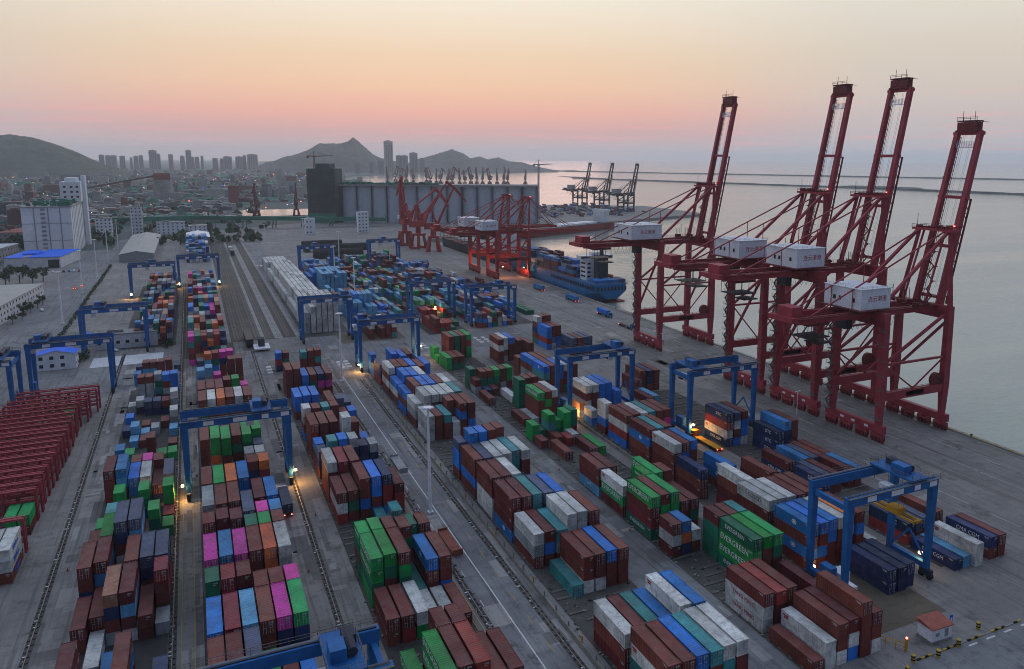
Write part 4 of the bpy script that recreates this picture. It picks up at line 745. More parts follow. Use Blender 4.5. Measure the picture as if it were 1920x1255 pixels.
# ================================================================ QUAY CRANES
def quay_crane(loc, label, G=54.0, A=80.3, tip=(30.5, 121.0), mats=('crane_red','crane_red_dark','house_white'), boom_up=True, rz=0, detail=True, house=(-30,-12.5), text=True, rear=-54, group='red ship-to-shore quay cranes', gauge=15.0, glow=()):
    m0, m1, m2 = mats
    r = empty('quay_crane', loc, label, 'quay crane', group, rz)
    Xl, Xs, hy = -gauge, gauge+.3, 10.6
    PZ = 15.5
    for X in (Xl, Xs):
        sb = MB().box(X-.9, -13.2, 3.3, X+.9, 13.2, 5.9).build('sill_beam', m0, r)
        for q in (-10.6, -3.6, 3.6, 10.6):
            bg = MB().box(X-.6, q-2.6, 1.9, X+.6, q+2.6, 2.9).box(X-.45, q-.5, 2.9, X+.45, q+.5, 3.3).build('bogie', m0, sb)
            k = MB()
            for d_ in (-2.1, -.7, .7, 2.1): k.tube((X-.3, q+d_, .62), (X+.3, q+d_, .62), .6, n=8).box(X-.62, q+d_-.5, .7, X+.62, q+d_+.5, 1.9)
            k.build('wheel_set', m1, sb)
        for s in (-1, 1):
            MB().frus(X-.95, s*hy-.8, 5.9, X+.95, s*hy+.8, X-1.45, s*hy-1.1, PZ+1, X+1.45, s*hy+1.1).frus(X-1.45, s*hy-1.1, PZ+1, X+1.45, s*hy+1.1, X-1.2, s*hy-1.0, G-2.2, X+1.2, s*hy+1.0).build('leg', m0, r)
        MB().box(X-.7, -hy+.9, G-4.6, X+.7, hy-.9, G-2.2).build('upper_tie', m0, r)
        MB().bar((X, hy-.4, PZ+2), (X, -hy+.6, G-5), .8).build('diagonal_brace', m0, r)
    for s in (-1, 1):
        y = s*hy
        MB().box(Xl+1, y-.85, PZ-1.4, Xs-1, y+.85, PZ+1.4).build('portal_beam', m0, r)
        z2 = G*.60
        MB().bar((Xl+.8, y, z2), (Xs-.8, y, z2), .75).build('cross_tube', m0, r)
        MB().bar((Xl+.8, y, z2), (0, y, PZ+1.4), .42).bar((Xs-.8, y, z2), (0, y, PZ+1.4), .42).build('lower_brace', m0, r)
        MB().bar((Xl+.8, y, z2+.4), (Xs-3, y, G-3), .85).build('main_diagonal', m0, r)
    MB().box(-4, -hy-.85, PZ-.8, 4.5, -hy-.76, PZ+.8).build('sign_plate', m2, r)
    # girders, boom, A-frame
    gy = 4.6
    for s in (-1, 1): MB().box(rear, s*gy-.6, G-2.2, Xs+2, s*gy+.6, G).build('girder', m0, r)
    MB().box(Xl-1.4, -hy-.9, G-2.2, Xl+1.4, hy+.9, G-.1).box(Xs-1.3, -hy-.9, G-2.2, Xs+1.3, hy+.9, G-.1).build('cross_girder', m0, r)
    k = MB()
    for X in range(int(rear)+1, int(Xs), 8): k.box(X, -gy+.6, G-1.6, X+.5, gy-.6, G-1.0)
    k.build('girder_ties', m1, r)
    hx, hz = Xs+1.6, G-1.0
    tx, tz = tip
    bm = MB()
    if not boom_up: tx, tz = Xs+46, G-1.0
    bv = Vector((tx-hx, 0, tz-hz)); bl = bv.length; bd = bv.normalized()
    def P(f, y=0, off=0): p = Vector((hx, y, hz))+bd*bl*f; return p + Vector((-bd.z, 0, bd.x))*off
    for s in (-1, 1): MB().bar(P(0, s*5.0), P(1, s*4.6), 1.6, 2.3, 1.4, 1.9).build('boom_chord', m0, r)
    for f, ww in ((.05, 1), (.34, .7), (.62, 1.5), (.985, 1.3)): MB().bar(P(f, -6.0), P(f, 6.0), ww, 1.1).build('boom_tie', m0, r)
    k = MB()
    for f in [i/26 for i in range(1, 26)]: k.bar(P(f, -4.0, -.9), P(f+.02, -4.0, .9), .14).bar(P(f, 3.6, -.9), P(f+.02, 3.6, .9), .14)
    for s in (-3.9, 3.5): k.bar(P(0, s, 1.0), P(.97, s, 1.0), .16).bar(P(0, s, -1.0), P(.97, s, -1.0), .16)
    for s in (-1, 1):
        k.bar(P(.02, s*5.6, -2.2), P(.62, s*5.6, -2.0), .5)
        for f in [i/20 for i in range(1, 13)]: k.bar(P(f, s*5.6, -2.1), P(f+.03, s*5.2, -.8), .22)
    for f in (.15, .24, .45, .53): k.bar(P(f, -5.6, .8), P(f, -7.6, .8), .35, .18)
    k.build('boom_walkway', m1, r)
    k = MB()
    for s in (-1.8, -1.2, 1.2, 1.9): k.bar(P(.1, s), P(.98, s), .04)
    k.build('boom_ropes', 'dark_metal', r)
    if boom_up:
        k = MB(); pt = P(1.0)
        k.box(pt.x-2.0, -4.2, pt.z-.4, pt.x+1.6, 4.2, pt.z+.2)
        for i in range(8): k.bar((pt.x-1.9+.0*i, -4+i*1.0, pt.z), (pt.x+1.4, -4+((i*3) % 8)*1.0, pt.z+3.4), .35)
        k.box(pt.x-1.9, -4, pt.z+3.2, pt.x+1.5, 4, pt.z+3.6); k.box(pt.x-1.2, -3.4, pt.z+.2, pt.x+.9, 3.4, pt.z+2.4); rail_line(k, (pt.x-1.9, -4, pt.z+3.6), (pt.x-1.9, 4, pt.z+3.6), t=.12)
        k.box(pt.x-1.6, -4.0, pt.z+.2, pt.x+1.3, 4.0, pt.z+3.0).bar((pt.x, 3.0, pt.z+3.6), (pt.x, 3.0, pt.z+7), .12).bar((pt.x+1, -1.0, pt.z+3.6), (pt.x+1, -1, pt.z+7), .12).bar((pt.x, -4, pt.z+3.2), (pt.x+.5, -7.0, pt.z+2.8), .16).build('boom_tip_platform', m1, r)
        k = MB(); q_ = P(.93)
        for i in range(12): k.bar((q_.x-.5, -3.9+i*.68, q_.z-1.6), (q_.x-.5, -3.5+i*.68, q_.z+.6), .16)
        k.bar((q_.x-.5,-4,q_.z-1.6),(q_.x-.5,4,q_.z-1.6),.3).build('tip_grille', m2, r)
    ax = Xs+2.5
    ap = MB().box(ax-2.0, -8.2, A-.8, ax+2.4, 8.2, A).build('apex_beam', m0, r)
    k = MB(); rail_line(k, (ax-2.0,-8.2,A), (ax-2.0,8.2,A), t=.12); rail_line(k, (ax+2.4,-8.2,A), (ax+2.4,8.2,A), t=.12)
    for i in range(7): k.box(ax-1.4, -6.8+i*2.1, A, ax+.6, -5.6+i*2.1, A+random.uniform(.5,1.5))
    k.bar((ax,7.6,A),(ax,7.6,A+5),.12).build('sheave_platform', m1, ap)
    for s in (-1, 1):
        MB().bar((Xs, s*hy, G-.2), (ax, s*6.4, A-.6), 1.5, 1.3, 1.1, 1.1).build('mast_leg', m0, r)
        MB().bar((ax-1, s*6.2, A-.8), (Xl, s*7.2, G), .95).build('back_leg', m0, r)
        MB().bar((ax-1, s*5.2, A-.5), (rear+6, s*gy, G), .42).build('back_stay', m0, r)
        MB().bar((ax, s*4.4, A-.6), (ax-8, s*gy, G), .55).build('inner_strut', m0, r)
        k = MB()
        for f in (.45, .7): p = Vector((ax-1, s*5.2, A-.5)).lerp(Vector((rear+6, s*gy, G)), f); k.bar(p, (p.x, p.y, G), .22)
        k.build('stay_post', m0, r)
        if not boom_up: MB().bar((ax+1, s*5, A-.5), P(.6, s*4.8), .4).bar((ax+1, s*5, A-.5), P(.95, s*4.6), .35).build('fore_stay', m0, r)
    k = MB()      # zig-zag stairs inside the A-frame and clutter on the deck
    z = G; i = 0
    while z < A-3: k.bar((ax-6+(i % 2)*3, -3.2, z), (ax-6+((i+1) % 2)*3, -3.2, z+2.6), .5, .18); k.box(ax-6.8+((i+1) % 2)*3.4, -3.9, z+2.5, ax-5.0+((i+1) % 2)*3.4, -2.5, z+2.62); z += 2.6; i += 1
    for i in range(16): X = random.uniform(Xs-13, Xs); y = random.uniform(-8, 8); k.bar((X, y, G), (X, y, G+random.uniform(2, 7)), .16); k.box(X-.8, y-.8, G, X+.5, y+.6, G+random.uniform(.5, 1.6))
    tag(k.build('access_stair', m1, r), kind='stuff')
    # machinery house
    h0, h1 = house; hb = G+1.2; ht = hb+6.7
    mh = MB().box(h0, -8.3, hb, h1, 8.3, ht).build('machinery_house', m2, r)
    MB().box(h0-.3, -8.6, ht, h1+.3, 8.6, ht+.22).build('roof', m2, mh); k = MB()
    for yy in (-5.5, 0.5, 3): k.box(h0-.06, yy, hb+2.2, h0, yy+1.1, hb+3.6)
    for xx in (h0+2.2,): k.box(xx, -8.36, hb+2.4, xx+1.4, -8.3, hb+3.6) if False else None
    k.build('window', 'window_dark', mh)
    k = MB(); rail_line(k, (h0-.2,-8.5,ht+.2), (h1+.2,-8.5,ht+.2), h=.9, t=.05); rail_line(k, (h0-.2,-8.5,ht+.2), (h0-.2,8.5,ht+.2), h=.9, t=.05); k.build('roof_rail', 'walkway', mh)
    MB().box(h0-1.4, -9.6, hb-.35, h1+1.2, 9.4, hb-.02).build('house_deck', m1, r)
    if text:
        t = link('lettering', text_mesh('lettering', '连云港港', 2.1, 'letter_red', 0.02), mh); t.rotation_euler = (R(90), 0, 0); t.location = ((h0+h1)/2+.6, -8.33, (hb+ht)/2)
    # walkway railing along girders, operator trolley hung below, rear platform
    k = MB()
    for s in (-1, 1): k.box(rear, s*(gy+1.2)-.5, G-.3, Xs, s*(gy+1.2)+.5, G-.18); rail_line(k, (rear, s*(gy+1.7), G-.2), (Xs, s*(gy+1.7), G-.2), step=4, t=.08)
    k.build('girder_walkway', m1, r)
    k = MB(); k.box(rear-2.5, -5.8, G-1.4, rear, 5.8, G+.2).box(rear-.5, -3.4, G+.2, rear+4, 3.4, G+3.2); rail_line(k, (rear-2.5,-5.8,G+.2), (rear-2.5,5.8,G+.2), t=.1); k.build('rear_platform', m0, r)
    t0 = rear+6; tr = MB().box(t0, -4, G-3.4, t0+9, 4, G-2.5).build('crane_trolley', m1, r); k = MB()
    for i in range(10): k.bar((t0+i, -4, G-3.4), (t0+i, -4, G-7.5), .14).bar((t0+i, 4, G-3.4), (t0+i, 4, G-7.5), .14) if i % 3 == 0 else None
    k.box(t0, -4, G-7.6, t0+9.5, 4, G-7.3).box(t0+5, -3, G-10, t0+11, 3, G-9.6).bar((t0+5.5,-2.8,G-7.5),(t0+5.5,-2.8,G-9.7),.14).bar((t0+9,2.8,G-7.5),(t0+9,2.8,G-9.7),.14).build('maintenance_cage', 'dark_metal', tr)
    MB().box(Xl-9, -2.2, G-6.2, Xl-6, 2.2, G-3.0).build('operator_cabin', 'dark_metal', tr)
    k = MB()
    for i in range(14):      # festoon cable loops
        x0 = rear+16+i*2.2
        for j in range(4): a_, b_ = j/4, (j+1)/4; k.bar((x0+a_*2.2, -gy-.9, G-2.4-math.sin(a_*math.pi)*3.2), (x0+b_*2.2, -gy-.9, G-2.4-math.sin(b_*math.pi)*3.2), .07)
    k.build('festoon_cable', 'dark_metal', r)
    if detail:
        k = MB(); z = 6; i = 0      # stair tower on the far landside leg
        while z < G-6:
            k.box(Xl-2.6, hy-1.0, z, Xl-1.2, hy+1.6, z+.15); a_ = hy+1.4 if i % 2 else hy-.8; b_ = hy-.8 if i % 2 else hy+1.4
            k.bar((Xl-2.0, a_, z+.1), (Xl-2.0, b_, z+2.7), .7, .12); rail_line(k, (Xl-2.6, hy-1.0, z+.15), (Xl-2.6, hy+1.6, z+.15), t=.07, step=1.3); z += 2.7; i += 1
        for z in range(8, int(G-4), 5): k.box(Xl-1.9, -hy-1.6, z, Xl-.9, -hy+.8, z+.12); rail_line(k, (Xl-1.9, -hy-1.6, z+.1), (Xl-1.9, -hy+.8, z+.1), t=.07, step=1.2)
        tag(k.build('stair_tower', 'walkway', r), kind='stuff')
        k = MB().tube((Xs-4.2, -hy-.5, PZ+3.0), (Xs-4.2, -hy+.9, PZ+3.0), 2.5, n=18).build('cable_reel', m1, r)
        k = MB(); rail_line(k, (Xl+2,-hy-.7,PZ+1.2), (Xs-2,-hy-.7,PZ+1.2), t=.08); rail_line(k, (Xl+2,hy-.7,PZ+1.2), (Xs-2,hy-.7,PZ+1.2), t=.08); k.build('portal_rail', m1, r)
        k = MB()
        for q in (-7, -1, 4): k.box(Xl-.98, q, 4.2, Xl-.9, q+1.6, 4.9)
        k.build('plate_number', m2, r)
    for (lx, ly, lz, pw) in glow: lamp(r, (lx, ly, lz), pw, col=(1.0, .36, .12))
    MB().box(ax-.15, -7.9, A+1.2, ax+.15, -7.6, A+1.5).build('beacon_lamp', 'lamp_red', r)
    return r
quay_crane((217, 192, 0), 'nearest red quay crane at right with lower raised boom', G=44.0, A=70.0, tip=(31.5, 104.0), house=(-24, -11), rear=-48)
quay_crane((217, 222.5, 0), 'red quay crane behind the nearest one, tallest raised boom', house=(-24.5, -11.5))
quay_crane((217, 253, 0), 'red quay crane left of the tallest, third from the right', house=(-26.5, -13))
quay_crane((217, 330, 0), 'red quay crane standing apart left of the group of three', house=(-30.5, -13.5))
oc = ('crane_orange_red', 'crane_red_dark', 'house_white')
quay_crane((219, 612, 0), 'far orange-red quay crane with lowered boom, left of its twin', G=37, A=62, mats=oc, boom_up=False, detail=False, house=(-24,-11), rear=-46, group='far quay cranes at the container ship', gauge=13, glow=((-8,2,10,600),))
quay_crane((221, 574, 0), 'far orange-red quay crane with lowered boom, beside the blue ship', G=37, A=62, mats=oc, boom_up=False, detail=False, house=(-24,-11), rear=-46, group='far quay cranes at the container ship', gauge=13, glow=((-6,-4,9,900),(10,-8,8,700)))
dk = ('dark_metal', 'dark_metal', 'grey_metal')
for (x, y, lb) in ((712,1389,'distant dark quay crane with raised boom, leftmost of three'), (714,1301,'distant dark quay crane with raised boom, middle of three'), (706,1196,'distant dark quay crane with raised boom, rightmost of three')):
    quay_crane((x-25, y, 0), lb, G=32, A=52, tip=(22, 80), mats=dk, detail=False, text=False, house=(-24,-14), rear=-34, group='distant dark quay cranes', gauge=10)

# ================================================================ HARBOUR CRANES (level luffing)
def harbour_crane(loc, label, rz, h=1.0, mat='crane_orange_red', luff=62, group='red harbour cranes', full=True, th=1.8):
    r = empty('harbour_crane', loc, label, 'harbour crane', group, rz)
    s = h
    for x in (-5, 5):
        for y in (-5, 5):
            MB().bar((x*s, y*s, 0), (x*.62*s, y*.62*s, 13*s), 1.7*s*th, 1.7*s*th, 1.2*s*th, 1.2*s*th).build('portal_leg', mat, r)
        MB().box((x-.9)*s, -6.5*s, 0, (x+.9)*s, 6.5*s, 2.0*s).build('bogie_beam', mat, r)
    MB().box(-5*s, -5*s, 12*s, 5*s, 5*s, 14*s).tube((0,0,14*s), (0,0,20*s), 2.6*s, 2.2*s, 10).build('portal_top', mat, r)
    MB().box(-8*s, -3.4*s, 20*s, 5*s, 3.4*s, 25.5*s).build('slewing_house', mat, r); MB().box(3*s, 2.2*s, 25*s, 6.4*s, 4.6*s, 28.4*s).build('cabin', 'house_white' if full else mat, r)
    for y in (-2.4, 2.4): MB().bar((3*s, y*s, 25*s), (-2*s, y*.6*s, 40*s), 1.0*s*th, .8*s*th).bar((-7*s, y*s, 25*s), (-2*s, y*.6*s, 40*s), .8*s*th, .7*s*th).build('tower_strut', mat, r)
    a = R(luff); L = 36*s; tip = Vector((4*s+math.cos(a)*L, 0, 24*s+math.sin(a)*L))
    for y in (-1.7, 1.7): MB().bar((4*s, y*s, 25*s), (tip.x, y*.4*s, tip.z), 1.5*s*th, 1.3*s*th, .8*s*th, .8*s*th).build('jib', mat, r)
    MB().bar((-2*s, 0, 40*s), (tip.x-6*s, 0, tip.z+4*s), .7*s*th).build('tie_rod', mat, r)
    MB().bar((tip.x-7*s, 0, tip.z+5*s), (tip.x, 0, tip.z), 1.3*s*th, 1.3*s*th).bar(tip, (tip.x+11*s, 0, tip.z-13*s), 1.2*s*th, 1.5*s*th, .6*s*th, .6*s*th).build('fly_jib', mat, r)
    MB().bar((-2*s,0,38*s), (-10*s,0,33*s), 1.0*s).box(-12*s, -2*s, 29*s, -8.5*s, 2*s, 34*s).build('counterweight', mat, r)
    return r
harbour_crane((201, 826, 0), 'red harbour crane with upright jib, leftmost of the near three', R(95), 1.12, luff=80)
harbour_crane((207, 793, 0), 'red harbour crane with low jib, middle of the near three', R(30), 1.12, luff=45)
harbour_crane((214, 762, 0), 'red harbour crane with bent fly jib, rightmost of the near three', R(-15), 1.12, luff=66)
harbour_crane((88, 1300, 0), 'dark red harbour crane by the small basin, left one', R(100), .8, 'crane_red_dark', 75); harbour_crane((146, 1300, 0), 'dark red harbour crane by the small basin, right one', R(80), .8, 'crane_red_dark', 78)
FCR = [(604,2705),(669,2863),(672,2801),(691,2796),(715,2789),(760,2777),(742,2666),(762,2660),(776,2656),(770,2550),(769,2499),(807,2539),(824,2534),(843,2528),(862,2523),(880,2517),(903,2511),(927,2504),(949,2497),(961,2494),(1038,2525)]
p0 = harbour_crane((FCR[0][0], FCR[0][1], -1), 'first far harbour crane from the left above the silo roofs', R(90), .9, 'crane_red_dark', 78, 'far harbour cranes above the silos', False, 3.4)
for i, (x, y) in enumerate(FCR[1:]):
    c = copy_tree(p0); c.location = (x, y, -1); c.rotation_euler = (0, 0, random.uniform(0, 6.28)); c['label'] = '%s far harbour crane from the left above the silo roofs' % ordn(i+2); s_ = random.uniform(.85, 1.1); c.scale = (s_, s_, s_)
MB().poly([(585,2690),(700,2620),(1060,2465),(1075,2500),(820,2640),(760,2860),(640,2900)], -8, -.8).build('pier', 'concrete')['kind'] = 'structure'

# ================================================================ LIGHT MASTS
mast_p = MB().tube((0,0,0), (0,0,29), .46, .26, 10).box(-.7,-.7,0,.7,.7,.5).mesh('pole', 'white_metal'); mast_h = MB().tube((0,0,29), (0,0,29.35), 1.1, 1.1, 12).mesh('lamp_ring', 'white_metal')
mast_l = MB().box(-.28,-.28,-.16,.28,.28,.16).mesh('floodlight', 'house_white')
MASTS = [(51.8,193.5,'pale light mast in mid foreground beside the white line'),(51.9,330.4,'pale light mast at the crossing left of the road end'),(90,585,'pale light mast between sky-blue and far mixed stacks'),(91,513,'pale light mast in front of the far mixed stacks'),(-69.8,513,'nearest light mast along the left access road'),(-71.5,623,'second light mast along the left access road'),(-70,701,'third light mast along the left access road'),(-70,796,'fourth light mast along the left access road'),(-70,905,'fifth light mast along the left access road'),(-62,1000,'farthest light mast along the left access road'),(60,800,'light mast left of the black stockpiles'),(102,860,'light mast beside the small white tower at centre'),(112,700,'light mast in front of the black stockpiles')]
for i, (x, y, lb) in enumerate(MASTS):
    r = empty('light_mast', (x, y, 0), lb, 'light mast', 'tall yard light masts'); r.rotation_euler = (random.uniform(-.004,.004), random.uniform(-.004,.004), random.uniform(0,3)); link('pole', mast_p, r); hd = link('lamp_ring', mast_h, r)
    for q in range(8): link('floodlight', mast_l, hd, (math.cos(q*.785)*1.25, math.sin(q*.785)*1.25, 29.1))
for i, (x, y, lb) in enumerate(((195.6,213.6,'short lamp post on the apron in front of the quay cranes'),(202.0,316,'short lamp post at the foot of the separate quay crane'))):
    r = empty('lamp_post', (x, y, 0), lb, 'lamp post'); MB().tube((0,0,0),(0,0,9.4),.16,.1,8).build('pole','white_metal',r); MB().box(-1.2,-.2,9.3,1.2,.2,9.6).build('lamp_head','white_metal',r)

paint('granary_white', (0.74, 0.75, 0.77), 0.8, 0.08, 0.06, dirt=0.04)
# ================================================================ SILOS, TOWERS, BUILDINGS
sv = Vector((251, -121, 0)).normalized(); sa = math.atan2(sv.y, sv.x)
sr = empty('silo_battery', (188, 1144, 0), 'long row of grey concrete grain silos behind the yard', 'silo')
sr.rotation_euler = (0, 0, sa)
paint('silo_concrete', (0.46, 0.51, 0.57), 0.85, 0.08, 0.05, dirt=0.05)
SL = 278; NB = 13; wv = SL/NB
for i in range(NB):
    k = MB(); cx = (i+.5)*wv; rr = wv*.5-.35; n = 20; vs = []
    for q in range(n+1): an = math.pi + math.pi*q/n; vs += [(cx+math.cos(an)*rr, 11+math.sin(an)*rr*.42, 0), (cx+math.cos(an)*rr, 11+math.sin(an)*rr*.42, 52)]
    k.add(vs, [(2*q, 2*q+2, 2*q+3, 2*q+1) for q in range(n)]); k.build('silo', 'silo_concrete', sr)
MB().box(0.2, 9.8, 0, SL-.2, 44, 51.5).build('rear_silos', 'silo_concrete', sr)
MB().box(-1, 1.6, 52, SL+1, 46, 54).build('roof_deck', 'concrete', sr); k = MB(); rnd = random.Random(4)
for i in range(46): X = i*3.0+rnd.uniform(-1,1); k.box(X, 3+rnd.uniform(0,6), 54, X+3.2, 20, 54.6+rnd.uniform(1.2,3.4))
k.build('green_netting', 'net_green', sr)
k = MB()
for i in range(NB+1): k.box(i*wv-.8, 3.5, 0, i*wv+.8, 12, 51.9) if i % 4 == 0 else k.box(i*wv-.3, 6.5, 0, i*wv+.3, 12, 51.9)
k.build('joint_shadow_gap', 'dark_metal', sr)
dt = empty('building_under_construction', (165, 1151, 0), 'dark netted tower under construction left of the silos', 'building'); dt.rotation_euler = (0, 0, sa)
MB().box(-19, -6, 0, 20, 30, 76).box(-8, 0, 76, 12, 24, 83).build('netted_walls', 'net_dark', dt); k = MB()
for z in range(4, 76, 6): k.box(-19.4, -6.4, z, 20.4, -6.02, z+.5)
k.build('scaffold_ledger', 'dark_metal', dt); k = MB()
for x in range(-18, 21, 5): k.box(x, -6.7, 0, x+.4, -6.4, 76)
k.build('scaffold_standard', 'dark_metal', dt); MB().box(-19.2,-6.8,0,20.2,-6.45,14).build('green_netting', 'net_green', dt)
def tower_crane(loc, h, jib, rz, label, mat='crane_red_dark'):
    r = empty('tower_crane', loc, label, 'tower crane'); r.rotation_euler = (0,0,rz); k = MB()
    for x in (-.9,.9):
        for y in (-.9,.9): k.bar((x,y,0),(x,y,h),.4)
    for i in range(int(h/3)): k.bar((-.9,-.9,i*3),(.9,-.9,i*3+3),.22).bar((.9,.9,i*3),(-.9,.9,i*3+3),.22)
    k.build('mast', mat, r); MB().bar((0,0,h-1),(jib,0,h),1.2,1.4,.6,.7).build('jib', mat, r); MB().bar((0,0,h-1),(-jib*.35,0,h-.5),1.2).box(-jib*.38,-1,h-3.5,-jib*.28,1,h-.5).build('counter_jib', mat, r)
    MB().bar((0,0,h),(0,0,h+6),.7).bar((0,0,h+6),(jib*.7,0,h+.5),.2).bar((0,0,h+6),(-jib*.3,0,h),.2).build('apex', mat, r); MB().box(-.2,-2.2,h-2.4,1.6,-.8,h-.3).build('cab', mat, r)
tower_crane((158, 1166, 0), 94, 26, R(-20), 'tower crane above the dark netted tower'); tower_crane((448, 1040, 0), 84, 24, R(10), 'thin grey tower crane at the right end of the silos', 'grey_metal')
def building(loc, sx, sy, h, label, wall='concrete_pale', roof='roof_grey', rz=0, floors=0, bays=0, name='warehouse', gable=0, cat='building'):
    r = empty(name, loc, label, cat); r.rotation_euler = (0, 0, rz)
    w = MB(); w.box(0, 0, 0, sx, sy, h)
    if gable: w.add([(0,0,h),(sx,0,h),(sx/2,0,h+gable)], [(0,1,2)]).add([(0,sy,h),(sx,sy,h),(sx/2,sy,h+gable)], [(0,2,1)])
    w.build('wall', wall, r)
    if gable: MB().add([(-.5,-.6,h-.1),(sx/2,-.6,h+gable+.15),(sx/2,sy+.6,h+gable+.15),(-.5,sy+.6,h-.1)], [(0,1,2,3)]).add([(sx/2,-.6,h+gable+.15),(sx+.5,-.6,h-.1),(sx+.5,sy+.6,h-.1),(sx/2,sy+.6,h+gable+.15)], [(0,1,2,3)]).build('roof', roof, r)
    else: MB().box(-.4,-.4,h,sx+.4,sy+.4,h+.5).box(sx*.2,sy*.3,h+.5,sx*.45,sy*.6,h+1.8).build('roof', roof, r)
    if floors:
        fh = h/floors; wm = MB().box(0,-.05,0,1.5,.02,1.5).mesh('window','window_dark'); wy = MB().box(-.05,0,0,.02,1.5,1.5).mesh('window','window_dark')
        for f in range(floors):
            for i in range(max(1, int(sx/bays))): link('window', wm, r, (i*bays+bays*.3, -.02, f*fh+fh*.35))
            for i in range(max(1, int(sy/bays))): link('window', wy, r, (sx+.03, i*bays+bays*.3, f*fh+fh*.35))
    return r
gr = empty('granary', (-142, 868, 0), 'tall white granary block with vertical joints and green roof clutter', 'granary')
MB().box(0, 0, 0, 39, 112, 45).build('wall', 'granary_white', gr); k = MB()
for x in (9.5, 20.5, 30): k.box(x, -.35, 0, x+.8, 0, 45)
for y in range(8, 112, 11): k.box(39, y, 0, 39.3, y+.5, 45)
k.build('dark_joint', 'grey_metal', gr); k = MB()
for z in range(2, 44, 4): k.box(15, -.45, z, 18.5, -.36, z+2.2)
k.build('stair_window', 'grey_metal', gr); MB().box(-.3,-.5,30,39.4,-.36,30.4).box(-.3,-.5,14,39.4,-.36,14.4).build('string_course', 'grey_metal', gr)
MB().box(-1,-1,45,40,113,46).build('roof', 'concrete', gr); k = MB(); rnd = random.Random(8)
for i in range(90): x = rnd.uniform(2, 36); y = rnd.uniform(2, 70); k.box(x, y, 46, x+rnd.uniform(1,4), y+rnd.uniform(1,4), 46+rnd.uniform(1,4))
k.build('roof_clutter', 'net_green', gr); MB().box(22, 78, 46, 40, 112, 66).box(26,84,66,36,108,70).build('headhouse', 'granary_white', gr); MB().box(39.4, 92, 0, 43, 104, 72).build('lift_shaft', 'house_white', gr)
wm = MB().box(0,-.06,0,2.2,.02,2.0).mesh('window','window_dark')
for z in (50, 55, 60):
    for x in (25, 31, 36): link('window', wm, gr, (x, 77.95, z))
bb = building((-142, 778, 0), 40, 58, 9, 'pale warehouse with flat blue roof and yellow stripe', 'concrete_pale', 'roof_blue', R(-8), name='warehouse'); MB().box(13,-.6,9.51,15.5,58.6,9.56).build('roof_stripe','yellow',bb); MB().box(31,-.08,0,39,.02,7).build('open_bay','window_dark',bb)
building((-61, 790, 0), 27, 190, 7, 'long grey-roofed shed with stepped side beside the access road', 'grey_metal', 'roof_grey', 0, name='shed', gable=2.5)
building((-133, 515, 0), 32, 95, 10, 'long white office building with window rows at the left edge', 'concrete_pale', 'roof_grey', R(-6), 3, 5.5, 'office_building')
building((-205, 800, 0), 52, 60, 14, 'grey terraced building behind the dark trees at left', 'concrete', 'concrete_pale', R(-10), 3, 6, 'office_building')
building((-190, 1010, 0), 60, 120, 11, 'low brown-roofed hall left of the white granary', 'concrete', 'brick_red', R(-12), 2, 7, 'hall')
building((-66, 401, 0), 15, 9, 7, 'small two-storey hut with bright blue roof at left', 'house_white', 'roof_blue', 0, 2, 4, 'site_hut', 1.6)
building((-47, 434, 0), 27, 10, 7, 'small two-storey white office with square windows behind the forecourt', 'concrete_pale', 'concrete', 0, 1, 4, 'site_office'); building((-56, 446, 0), 8, 7, 4.5, 'tiny shed with blue roof behind the left gantry', 'house_white', 'roof_blue', 0, 1, 4, 'site_hut', 1)
building((182, 984, 0), 13, 10, 25, 'narrow white tower in front of the silos', 'house_white', 'concrete_pale', 0, 6, 4, 'service_tower'); building((120, 983, 0), 11, 9, 19, 'narrow white tower with paired windows at centre', 'house_white', 'concrete_pale', 0, 3, 4, 'service_tower')
building((-67, 1062, 0), 12, 10, 33, 'tall pale tower beside the granary', 'concrete_pale', 'concrete', 0, 8, 4, 'service_tower'); building((-100, 1030, 0), 16, 12, 22, 'white block with windows right of the granary', 'house_white', 'concrete', 0, 6, 4, 'apartment_block')
building((-40, 1050, 0), 30, 16, 14, 'low white office with windows left of the railway', 'house_white', 'concrete', 0, 4, 5, 'office_building'); building((-6, 1040, 0), 20, 14, 10, 'small white office right of the low white office', 'house_white', 'roof_grey', 0, 3, 5, 'office_building')
building((-8, 905, 0), 22, 60, 9, 'shed with pale blue roof at the end of the second block', 'grey_metal', 'white_metal', 0, 0, 0, 'shed', 2)
ct = empty('transfer_tower', (-52, 1804, 0), 'round concrete tower with red top and conveyor', 'tower'); MB().tube((0,0,0),(0,0,44),20,17,20).build('shaft','concrete',ct); MB().box(-15,-15,44,15,15,57).build('head_house','brick_red',ct); MB().bar((-12,0,52),(-140,40,26),4,3).build('conveyor','crane_red_dark',ct)
building((60, 1560, 0), 16, 16, 38, 'rust-red block tower left of the small basin', 'brick_red', 'brick_red', 0, 0, 0, 'tower')
k = empty('conveyor_bridge', (-95, 1100, 0), 'long green conveyor bridge crossing behind the yard', 'conveyor'); MB().box(0,0,13,95,6,18).bar((95,3,15.5),(330,-30,9),6,5).build('gallery','net_green',k)
for i in range(9): MB().bar((8+i*36,2,0),(8+i*36,2-(i>2)*(i-2)*4.5,13-(i>2)*(i-2)*.8),1.4).bar((12+i*36,2,0),(12+i*36,2-(i>2)*(i-2)*4.5,13-(i>2)*(i-2)*.8),1.4).build('trestle','concrete',k)
